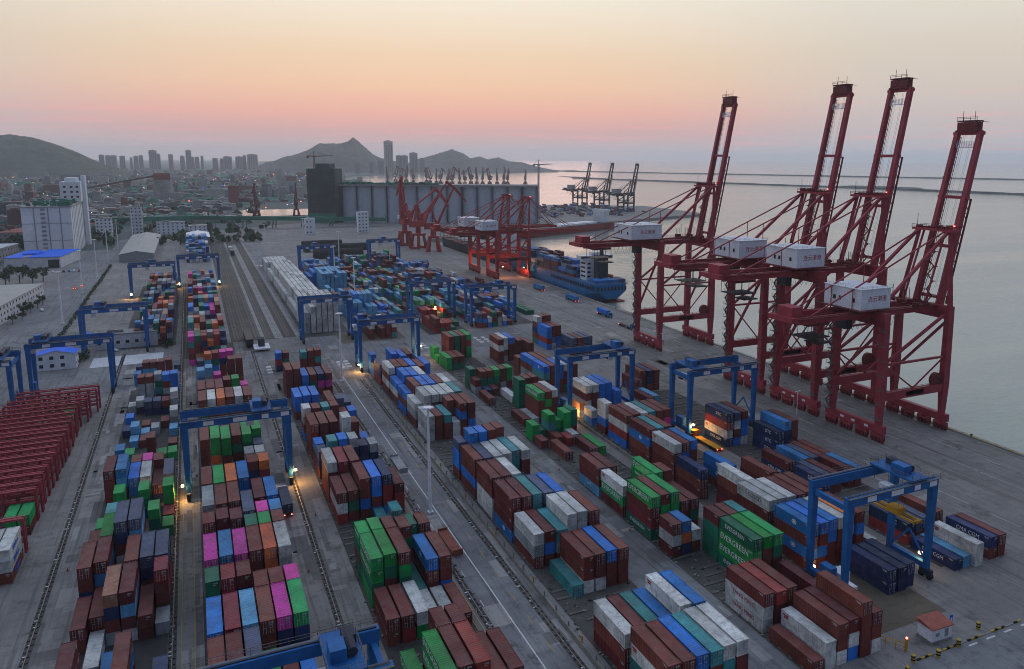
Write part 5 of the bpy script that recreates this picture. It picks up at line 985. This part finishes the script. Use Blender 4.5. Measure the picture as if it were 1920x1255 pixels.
for i, (x, y, w, d, h, lb) in enumerate(((104,705,46,14,7,'nearest black covered stockpile beyond the far gantry'),(98,745,44,16,8,'second black covered stockpile beyond the far gantry'),(96,800,60,14,7,'third black covered stockpile behind the others'),(100,850,40,12,6,'farthest black covered stockpile by the white tower'))):
    r = empty('stockpile', (x, y, 0), lb, 'stockpile'); n = 10; vs = []
    for j in range(n+1): an = math.pi*j/n; vs += [(-math.cos(an)*0+j*0, d/2-math.cos(an)*d/2, math.sin(an)*h), (w, d/2-math.cos(an)*d/2, math.sin(an)*h)]
    MB().add(vs, [(2*j, 2*j+1, 2*j+3, 2*j+2) for j in range(n)]).add(vs[0::2], [tuple(range(n+1))]).add(vs[1::2], [tuple(range(n+1))]).build('tarpaulin', 'coal', r)
    q = MB()
    for x2 in range(3, int(w), 6): q.bar((x2,0,.2),(x2,d*.5,h+.12),.18).bar((x2,d*.5,h+.12),(x2,d,.2),.18)
    q.build('tie_rope','grey_metal',r)

# ================================================================ SHIPS
def hull_mesh(L, B, D, draft_z, bow=0.16, stern=0.08):
    k = MB(); st = 26; rings = []
    for i in range(st+1):
        t = i/st; y = t*L
        f = 1.0
        if t > 1-bow: f = max(.02, 1-((t-(1-bow))/bow)**1.9)
        if t < stern: f = .80+.20*math.sin(t/stern*math.pi/2)
        fl = 1 if t > .12 else .45+.55*t/.12      # the counter rises towards the stern
        zb = draft_z + (0 if t > .08 else (1-t/.08)*5.0)
        rings.append([(-B/2*f, y + (t-.9)*6*(t > .9), D), (-B/2*f*.98, y, (D+zb)/2), (-B/2*f*.86*fl, y, zb), (B/2*f*.86*fl, y, zb), (B/2*f*.98, y, (D+zb)/2), (B/2*f, y + (t-.9)*6*(t > .9), D)])
    for a, b in zip(rings, rings[1:]): k.add(a+b, [(j, j+1, j+7, j+6) for j in range(5)] + [(5, 0, 6, 11)])
    k.add(rings[0], [(0,1,2,3,4,5)]); k.add(rings[-1], [(5,4,3,2,1,0)]); return k
sh = empty('container_ship', (251, 457, -3.5), 'blue container ship moored at the far quay, stern towards us', 'ship')
hull_mesh(178, 26, 12.5, -2).build('hull', 'ship_blue', sh); MB().box(-11.5, 3, -1.2, 11.5, 150, .6).build('boot_topping', 'ship_red', sh)
MB().box(-12.6, 1, 12.5, 12.6, 172, 12.9).build('deck', 'ship_blue', sh); k = MB(); rail_line(k, (-12.8,1,12.8), (-12.8,160,12.8), t=.12, step=3); rail_line(k, (-12.5,.6,12.8), (12.5,.6,12.8), t=.12, step=3); k.build('deck_rail', 'grey_metal', sh)
k = MB()
for i in range(9): k.box(-11.5+i*2.6, -.1, 8.6, -10+i*2.6, .25, 11.2)
for i in range(26): k.box(-13.15, 3+i*2.7, 9.0, -12.85, 4.6+i*2.7, 11.3)
k.build('mooring_opening', 'window_dark', sh)
dh = MB().box(-8.5, 22, 12.9, 8.5, 32, 27.5).box(-12.5, 23, 27.5, 12.5, 30, 30).box(-3, 24, 30, 3, 29, 32).build('deckhouse', 'ship_white', sh)
k = MB()
for z in range(15, 27, 3): k.box(-7.8, 21.9, z, -5.5, 22, z+1.3).box(-8.6, 24, z, -8.5, 31, z+1.2)
k.box(-12.2, 22.9, 28.3, 12.2, 23, 29.4).build('window', 'window_dark', dh)
MB().box(-4, 14, 12.9, 4, 19.5, 31).tube((0,16,31),(0,16,34.5),1.4,1.2,10).build('funnel', 'ship_dark', sh); MB().tube((0,26,35.5),(0,26,44),.3,.2,6).bar((-3,26,40),(3,26,40),.25).build('radar_mast','dark_metal',sh)
MB().tube((9,17.5,15.4),(9,21.5,15.4),1.3,n=10).build('lifeboat','orange',sh); k = MB(); rnd = random.Random(17)
for b_ in range(9):
    for r_ in range(9):
        T = rnd.randint(2, 4) if b_ else 3
        for t in range(T): stuff_box(k, -11.9+r_*2.65, 36+b_*13.2, 12.95+t*2.65, 12.4, 2.6, rnd.choice([KEYS.index(q) for q in 'bbbddkknnwyu']))
for r_ in range(9): stuff_box(k, -11.9+r_*2.65, 3, 12.95, 12.4 if r_ % 3 else 6.1, 2.6, KEYS.index('b' if r_ < 7 else 'u'))
tag(k.build('deck_containers', ['c_'+q for q in KEYS]), 'containers stacked on the blue ship deck', 'container', kind='stuff').location = (251, 457, -3.5)
bs = empty('bulk_carrier', (254, 655, -3.5), 'dark bulk carrier with pale hatch covers behind the far cranes', 'ship')
hull_mesh(190, 29, 11, -2).build('hull', 'ship_dark', bs); MB().box(-14, 2, 11, 14, 180, 11.4).build('deck', 'ship_red', bs); MB().box(-12,8,11.4,12,22,26).box(-14,10,26,14,18,29).build('deckhouse','ship_white',bs)
for i in range(7): MB().box(-10, 30+i*21, 11.4, 10, 45+i*21, 13.8).box(-10.4, 37.2+i*21, 13.8, 10.4, 37.8+i*21, 14.1).build('hatch_cover', 'roof_grey', bs)
for i in range(4): MB().tube((0,47.5+i*42,11.4),(0,47.5+i*42,25),1.0,.8,8).bar((0,47.5+i*42,24),(0,65+i*42,20),1.0).build('deck_crane','house_white',bs)
rs = empty('cargo_ship', (345, 880, -3.5), 'long red-hulled cargo ship at the opposite pier', 'ship'); rs.rotation_euler = (0,0,-math.atan2(200,90)+0.02)
hull_mesh(215, 30, 9, -2).build('hull','ship_red',rs); MB().box(-14,3,9,14,200,9.4).build('deck','ship_dark',rs); MB().box(-9,172,9.4,9,184,24).box(-13,174,24,13,181,27).build('deckhouse','ship_white',rs)
for i in range(6): MB().box(-10,12+i*25,9.4,10,31+i*25,11.5).build('hatch_cover','white_metal',rs)
tg = empty('tugboat', (640, 1480, -3.5), 'small dark tugboat beyond the silo end', 'boat'); tg.rotation_euler=(0,0,1.2); hull_mesh(38,10,4.5,-1).build('hull','ship_dark',tg); MB().box(-3.5,14,4.5,3.5,26,11).box(-2.5,17,11,2.5,23,14).build('wheelhouse','ship_white',tg); MB().tube((0,20,14),(0,20,21),.3,.2,6).tube((0,11,4.5),(0,11,12),1.2,1,8).build('mast','dark_metal',tg)
k = MB(); rnd = random.Random(31)
for i in range(210): stuff_box(k, rnd.uniform(470,690), rnd.uniform(1110,1300), rnd.choice((0,2.6,5.2,7.8)), 12.4, 2.6, rnd.choice([KEYS.index(q) for q in 'dddnnkuy']))
tag(k.build('pier_cargo', ['c_'+q for q in KEYS]), 'dark cargo massed on the opposite pier', 'cargo', kind='stuff')

# ================================================================ RED STEEL RACKS
SOCK = MB().box(0,0,0,.9,.35,1.4).mesh('socket_box','crane_red_dark')
RY = [(332,-61,-36),(321,-62,-38),(311,-63,-40),(300,-64,-40),(290,-65,-40),(281,-66,-40),(271,-67,-40.5),(260,-68,-40.5),(249,-68,-41),(238,-69,-41),(214,-70,-41)]
RY = sorted(RY+[(a[0]-5.2, a[1]-.5, a[2]-.3) for a in RY[:-1]], key=lambda a: -a[0])
for i, (y, x0, x1) in enumerate(RY):
    r = empty('reefer_rack', (x0, y, 0), '%s red steel reefer rack counted from the far end' % ordn(i+1), 'steel rack', 'red steel reefer racks at left'); W = x1-x0; n = 4
    for j in range(n+1):
        for yy in (0, 1.4): MB().bar((W*j/n, yy, 0), (W*j/n, yy, 8.6), .5).build('post', 'crane_red', r)
    for z in (2.9, 5.7, 8.5):
        k = MB(); k.bar((0,0,z),(W,0,z),.46).bar((0,1.4,z),(W,1.4,z),.46).bar((0,.7,z),(W,.7,z),.3).box(0,.1,z-.06,W,1.3,z); rail_line(k, (0,0,z), (W,0,z), t=.07, step=3.2); k.build('gallery','crane_red',r)
    k = MB()
    for j in range(n):
        for zz in (3.2, 6.0): link('socket_box', SOCK, r, (W*(j+.4)/n, -.25, zz))
SPR = MB().box(-.02,0,0,.02,1.0,.9).box(-.02,1.4,0,.02,2.4,.9).box(-.02,2.8,0,.02,3.8,.9).box(-.02,4.2,.1,.02,6.0,.5).mesh('side_print','sign_blue')
REF = [(-46,262,'g',2,'green short reefer in the racks beside a tan one'),(-43.4,300,'g',3,'tall green reefer at the right end of the racks'),(-51,303,'g',2,'green reefer low among the middle racks'),(-57,286,'G',2,'green reefer with white lettering at the rack corner'),(-60,286,'n',2,'maroon reefer left of the lettered green one'),(-44,224,'g',2,'right green reefer in the nearest rack group'),(-46.9,224,'g',2,'left green reefer in the nearest rack group'),(-43.6,199,'w',3,'white reefer with blue lettering at the left edge'),(-46.4,199,'w',3,'white reefer behind the lettered white one at left edge'),(-45.6,174,'k',2,'blue reefer cut by the left frame edge')]
for x, y, cl, T, lb in REF:
    for t_ in range(T):
        o = link('reefer_container', proto(CL, 2.62), None, (x, y, .03+t_*2.66)); o.material_slots[0].link = 'OBJECT'; o.material_slots[0].material = MATS['c_'+(cl if t_ == T-1 else random.choice('wnr'+cl))]
        tag(o, lb+(', top' if t_ == T-1 else ', %s layer' % ordn(t_+1)), 'reefer', 'reefers in the red racks')
        if cl == 'w':
            link('side_print', SPR, o, (2.5, 3.2, .9))

# ================================================================ VEHICLES
def truck(loc, rz, label, cab='ship_dark', box=None, group='yard trucks', flat='dark_metal'):
    r = empty('container_truck', loc, label, 'truck', group, rz)
    cb = MB().frus(-1.2, 13.2, .9, 1.2, 15.6, -1.15, 13.2, 3.1, 1.15, 15.2).build('cab', cab, r); MB().box(-1.05, 15.4, 1.9, 1.05, 15.55, 2.8).box(-1.22,13.8,1.9,-1.19,14.9,2.8).build('window','window_dark',cb)
    MB().box(-.5,.2,.8,.5,14,1.15).box(-1.2,.2,1.15,1.2,12.6,1.35).build('chassis', flat, r)
    for y in (1.2,2.5,3.8,10.4,11.6,14.6):
        for x in (-1.15, .8): MB().tube((x,y,.5),(x+.35,y,.5),.5,n=10).build('wheel','black_rubber',r)
    for x in (-1.0,.75): MB().box(x,.1,.9,x+.3,.2,1.1).build('tail_light','lamp_red',r)
    if box:
        o = link('shipping_container', proto(CL, 2.62), None, None); o.material_slots[0].link='OBJECT'; o.material_slots[0].material = MATS['c_'+box]
        c_, s_ = math.cos(rz), math.sin(rz); o.location = (loc[0]-1.25*c_-.1*s_*-1, loc[1]-1.25*s_+.1*c_, 1.37); o.rotation_euler=(0,0,rz); tag(o, '%s container on the %s' % (CNAME[box], ' '.join(label.split()[:12])), 'container', 'containers carried on trucks')
    return r
truck((17.3, 206, 0.02), 0, 'truck waiting at the lit right foot of the second-block gantry', 'house_white', 'u')
truck((218, 414, 0.02), math.pi, 'truck with red tail lights alone on the apron', 'ship_blue', 'b'); truck((219, 500, 0.02), 0, 'truck beside the blue ship hull', 'ship_blue', 'k'); truck((148, 196, 0.02), 0, 'orange-cab truck lit under the right gantry', 'orange', None, flat='yellow'); truck((141.5, 126, .02), 0, 'pale truck under the nearest right gantry', 'house_white', 'w')
truck((214, 380, .02), math.pi, 'empty truck on the apron nearest the separate quay crane', 'ship_blue', None); truck((222, 452, .02), 0, 'truck alongside the blue ship stern', 'ship_blue', 'b'); truck((190, 560, .02), math.pi, 'truck on the inner apron by the far quay cranes', 'ship_red', 'n')
for (x, y, mt, lb) in ((51.9, 223, 'grey_metal', 'slate flat rack parked on the road verge near the mast'), (51.5, 168.5, 'brick_red', 'rusty flat rack parked nearer on the road verge')):
    r = empty('flat_rack', (x, y, .03), lb, 'flat rack'); MB().box(-1.25,0,.35,1.25,12.6,.75).build('deck', mt, r); MB().box(-1.25,-.1,.0,1.25,.25,1.5).box(-1.25,12.4,0,1.25,12.7,1.3).build('end_frame', mt, r)
    for yy in (1.5,2.8,10,11.2): MB().tube((-1.1,yy,.4),(1.1,yy,.4),.38,n=8).build('wheel_axle','black_rubber',r)
def car(loc, rz, mat, label, lit=False):
    r = empty('car', loc, label, 'car', 'cars near the access road', rz); MB().frus(-.9,-2.2,.35,.9,2.2,-.85,-2.1,.95,.85,2.1).frus(-.8,-1.3,.95,.8,1.1,-.65,-.9,1.5,.65,.6).build('body',mat,r); MB().frus(-.82,-1.25,1.0,.82,1.0,-.68,-.88,1.42,.68,.6).build('window','window_dark',r)
    for x in (-.92,.7):
        for y in (-1.4,1.4): MB().tube((x,y,.33),(x+.22,y,.33),.33,n=10).build('wheel','black_rubber',r)
    if lit:
        for x in (-.8,.45): MB().box(x,-2.28,.6,x+.35,-2.18,.85).build('tail_light','lamp_red',r)
car((-75,655,.02),0,'ship_dark','dark car braking with red lights on the access road',True); car((-78.5,645,.02),0,'orange','second braking car on the access road',True)
for i in range(6): car((-104+i*3.6, 742, .02), .1, ['house_white','grey_metal','ship_dark','ship_blue','house_white','ship_red'][i], '%s parked car from the left before the blue-roofed warehouse' % ordn(i+1))
car((-39,428,.03),1.2,'house_white','white car parked on the pale forecourt'); car((-86,560,.02),.2,'house_white','white van-like car beside the roadside shrubs')
lw = empty('flat_wagon', (26, 398, 0), 'white flat wagon with dark machine on the railway', 'wagon'); MB().box(-3.6,0,1.0,3.6,11,1.7).build('deck','house_white',lw); MB().box(-1.4,4,1.7,1.4,9.5,5.4).box(-.8,9.5,1.7,.8,13,3.2).build('machine','net_dark',lw); MB().box(-1.2,1,.2,1.2,10,1.0).build('underframe','dark_metal',lw)
lo = empty('goods_wagon', (21, 408, 0), 'dark goods wagon left of the white flat wagon', 'wagon'); MB().box(-1.6,0,1.0,1.6,26,4.2).box(-1.7,0,4.2,1.7,26,4.4).build('body','dark_metal',lo); MB().box(-1.2,1.5,.2,1.2,4.5,1.0).box(-1.2,21,.2,1.2,24,1.0).build('bogie','black_rubber',lo)
tn = empty('goods_train', (31, 800, 0), 'short goods train on the tracks far behind', 'train')
for i in range(5): MB().box(-1.5,i*15,1.0,1.5,i*15+13.5,3.6 if i else 4.6).box(-1.2,i*15+1,.2,1.2,i*15+12,1.0).build('wagon',['net_dark','grey_metal','dark_metal','concrete_pale','ship_dark'][i],tn)

# ================================================================ FOREGROUND DETAILS
ht = empty('switch_hut', (124.6, 95.2, 0), 'small white hut with red roof at lower right', 'hut', rz=-.05); MB().box(0,0,.5,5.2,3.6,3.3).build('wall','house_white',ht); MB().add([(-.3,-.3,3.3),(5.5,-.3,3.3),(5.5,3.9,3.9),(-.3,3.9,3.9)],[(0,1,2,3)]).box(-.3,-.3,3.1,5.5,3.9,3.3).build('roof','roof_red',ht); MB().box(3.4,-.05,1.0,4.3,.02,2.6).box(1.0,-.05,1.4,2.0,.02,2.2).build('panel','grey_metal',ht); MB().box(-.1,-.1,0,5.3,3.7,.5).build('plinth','kerb_concrete',ht)
bpole = MB().tube((0,0,0),(0,0,1.5),.42,.42,10).mesh('body','marking_yellow'); bring = MB().tube((0,0,.45),(0,0,.75),.44,.44,10).tube((0,0,1.05),(0,0,1.3),.44,.44,10).mesh('stripe','black_rubber')
for i, (x, y, lb) in enumerate(((129.0,92.6,'yellow-black guard bollard right of the hut'),(122.6,92.0,'yellow-black guard bollard in front of the hut'),(117.0,93.0,'yellow-black guard bollard left of the hut'),(113.2,91.0,'yellow-black guard bollard at the road kerb by the stacks'),(110.0,88.6,'yellow-black guard bollard nearest the lower frame edge'),(137.6,94.8,'yellow-black guard bollard at the right end of the kerb'))):
    r = empty('guard_bollard', (x,y,.02), lb, 'bollard', 'guard bollards at lower right'); link('body',bpole,r); link('stripe',bring,r)
for (x,y,lb) in ((132.6,97.4,'blue road sign right of the hut'),(106.2,90.6,'blue road sign at the foot of the maroon stacks')):
    r = empty('road_sign', (x,y,.02), lb, 'sign'); MB().tube((0,0,0),(0,0,3.0),.07,.07,6).build('post','grey_metal',r); MB().box(-.45,-.09,1.2,.45,-.05,3.0).build('panel','sign_blue',r); MB().box(-.2,-.12,1.7,.2,-.095,2.4).build('symbol','letter_white',r)
kb = empty('kerb', (118, 92.8, 0), 'striped concrete kerb along the front road', 'kerb')
for i in range(30): MB().box(i*1.0,0,0,i*1.0+.96,.3,.32).build('kerb_stone','marking_yellow' if i%2 else 'black_rubber',kb) if i % 7 < 4 else MB().box(i*1.0,0,0,i*1.0+.96,.3,.16).build('kerb_stone','kerb_concrete',kb)
gp = empty('gate_barrier', (118.5, 96.0, 0), 'low fence with yellow frame left of the hut', 'barrier'); k = MB(); rail_line(k,(0,0,0),(-5,8,0),h=1.6,t=.12,step=1.6); k.build('frame','yellow',gp); MB().box(-.2,-.2,0,.2,.2,2.6).build('post','yellow',gp); MB().box(-.15,-.15,2.6,.15,.15,2.9).build('lamp','lamp_red',gp)
def debris(x0,x1,y0,y1,n,name,label):
    k = MB(); rnd = random.Random(n)
    for i in range(n): x=rnd.uniform(x0,x1); y=rnd.uniform(y0,y1); s=rnd.uniform(.08,.4); k.bar((x,y,s*.4),(x+rnd.uniform(-1,1)*s*2,y+rnd.uniform(-1,1)*s*2,s*.5),s,s*.7,mi=rnd.choice((0,0,1,2)))
    tag(k.build(name,['kerb_concrete','dark_metal','bark']),label,kind='stuff')
debris(63.5,83,84,330,900,'rubble','broken stones lying on the empty pads of the fourth block'); debris(96.5,115,100,345,900,'rubble','broken stones lying on the empty pads of the fifth block'); debris(27.8,46,100,345,600,'rubble','broken stones lying on the third block pads'); debris(48.2,49.4,100,330,500,'rubble','dark stones along the road verge')
# generator boxes under the right gantry, reach of orange light
r = empty('generator_set', (121.2, 113.0, 0), 'white generator boxes lit orange beside the right gantry leg', 'generator'); MB().box(-.5,0,.3,1.8,3.2,3.4).box(.4,3.6,.3,3.2,6.6,4.6).build('housing','house_white',r); MB().box(-.55,.6,1.0,-.5,1.8,2.4).build('grille','dark_metal',r)
for i, (x, y) in enumerate(((86,150),(95,205),(95,162),(18.5,176),(24,205),(-31,200),(49.5,208),(178,160),(182,230))):
    r = empty('traffic_cone', (x,y,.02), '%s orange cone counted from the fourth-block lane' % ordn(i+1), 'cone', 'orange cones on the lanes'); MB().tube((0,0,.06),(0,0,.8),.2,.04,10).build('body','orange',r); MB().box(-.25,-.25,0,.25,.25,.06).build('base','black_rubber',r)
# a worker on the lane under the right gantry
def worker(loc, rz, label):
    pts = [(0,0,.95),(0,0,1.2),(0,0,1.45),(0,0,1.58),(0,0.02,1.72),(-.2,0,1.42),(-.27,.05,1.15),(-.25,.16,.95),(.2,0,1.42),(.28,.02,1.15),(.26,.1,.93),(-.1,0,.88),(-.12,.06,.48),(-.13,-.02,.08),(-.13,.14,.04),(.1,0,.88),(.12,.02,.48),(.14,-.1,.08),(.14,.06,.04)]
    ed = [(0,1),(1,2),(2,3),(3,4),(2,5),(5,6),(6,7),(2,8),(8,9),(9,10),(0,11),(11,12),(12,13),(13,14),(0,15),(15,16),(16,17),(17,18)]
    rad = [.16,.15,.17,.06,.11,.07,.055,.045,.07,.055,.045,.1,.08,.055,.05,.1,.08,.055,.05]
    me = bpy.data.meshes.new('person'); me.from_pydata(pts, ed, []); me.materials.append(MATS['person_dark']); me.update(); o = link('person', me, None, loc, rz)
    sk = o.modifiers.new('skin','SKIN'); ss = o.modifiers.new('sub','SUBSURF'); ss.levels = 1; ss.render_levels = 2
    if not me.skin_vertices: me.attributes
    for i, v in enumerate(me.skin_vertices[0].data if me.skin_vertices else []): v.radius = (rad[i], rad[i]); v.use_root = (i == 0)
    MB().frus(-.13,-.13,1.74,.13,.13,-.07,-.07,1.9,.07,.07).build('helmet','letter_red',o); tag(o, label, 'person'); return o
worker((143.2,131.5,.03), .6, 'worker in dark clothes and red helmet on the lane under the right gantry')
# ================================================================ TREES AND HEDGES
def leafy(k, c, rx, ry, rz_, n, s, rnd):
    for i in range(n):
        u = rnd.random(); th = rnd.uniform(0,6.283); ph = math.acos(rnd.uniform(-1,1)); rr = u**.33*rnd.uniform(.75,1.1)
        p = Vector((c[0]+rx*rr*math.sin(ph)*math.cos(th), c[1]+ry*rr*math.sin(ph)*math.sin(th), c[2]+rz_*rr*math.cos(ph)))
        a = Vector((rnd.uniform(-1,1),rnd.uniform(-1,1),rnd.uniform(-.3,1))).normalized(); e = a.orthogonal().normalized()*s*rnd.uniform(.6,1.3); f = a.cross(e)*rnd.uniform(.5,.9)
        k.add([p-e, p-f*.6, p+e, p+f*.7], [(0,1,2,3)], rnd.choice((0,0,0,1)))
def tree(x, y, h, label, rnd):
    r = empty('tree', (x,y,0), label, 'tree', 'trees at the left edge'); t = MB(); t.tube((0,0,0),(.2,.1,h*.5),h*.035,h*.022,7)
    for i in range(5): an = i*1.26; t.tube((.15,.1,h*(.3+.04*i)),(math.cos(an)*h*.28,math.sin(an)*h*.28,h*(.6+.05*i)),h*.016,h*.006,5)
    t.build('trunk','bark',r); k = MB()
    for i in range(9): an = i*2.4; leafy(k, (math.cos(an)*h*.24*rnd.random()**.5*1.4, math.sin(an)*h*.24*rnd.random()**.5*1.4, h*rnd.uniform(.5,.9)), h*.17,h*.17,h*.14, 90, h*.045, rnd)
    k.build('crown',['leaf','leaf_dry'],r)
rnd = random.Random(77)
TL = ['first','second','third','fourth','fifth','sixth','seventh','eighth','ninth']
for i, (x,y) in enumerate(((-126,700),(-118,690),(-109,684),(-130,722),(-120,715),(-112,702),(-134,690),(-104,694),(-124,676))): tree(x,y,rnd.uniform(9,13),'%s tree of the dark grove before the blue-roofed warehouse' % TL[i],rnd)
for i, (x,y) in enumerate(((-93,545),(-91,555),(-94,563),(-92,534),(-95,524),(-90,572),(-89,582))): tree(x,y,rnd.uniform(5,7.5),'%s roadside tree beside the white office from the front' % TL[i],rnd)
k = MB()
for i in range(130): leafy(k, (-65.6+rnd.uniform(-.6,.6), 428+i*2.6, rnd.uniform(.8,1.6)), 1.3,1.5,1.0, 26, .42, rnd)
tag(k.build('hedge',['leaf','leaf_dry']),'long clipped hedge along the access road','hedge',kind='stuff')
k = MB()
for i in range(18): leafy(k, (-16+rnd.uniform(-2,2), 424+i*1.1, rnd.uniform(.8,2.2)), 1.6,1.5,1.2, 30, .5, rnd)
for i in range(24): leafy(k, (-52+rnd.uniform(-3,3), 402+rnd.uniform(0,30), rnd.uniform(.6,1.8)), 1.5,1.5,1.1, 30, .5, rnd)
tag(k.build('shrubs',['leaf','leaf_dry']),'overgrown shrubs around the small huts',kind='stuff')
# ================================================================ HAZE
hz = MB().box(-9450, -360, -9.5, 18100, 18100, 225).build('haze', []); hz['kind'] = 'stuff'
m = bpy.data.materials.new('haze'); m.use_nodes = True; n = m.node_tree.nodes; n.clear(); o_ = n.new('ShaderNodeOutputMaterial'); v_ = n.new('ShaderNodeVolumePrincipled')
v_.inputs['Color'].default_value = (0.86, 0.92, 1.0, 1); v_.inputs['Density'].default_value = 0.00008; v_.inputs['Anisotropy'].default_value = 0.6
m.node_tree.links.new(v_.outputs[0], o_.inputs['Volume']); m.cycles.homogeneous_volume = True if hasattr(m.cycles, 'homogeneous_volume') else False
hz.data.materials.append(m); hz.display_type = 'WIRE'
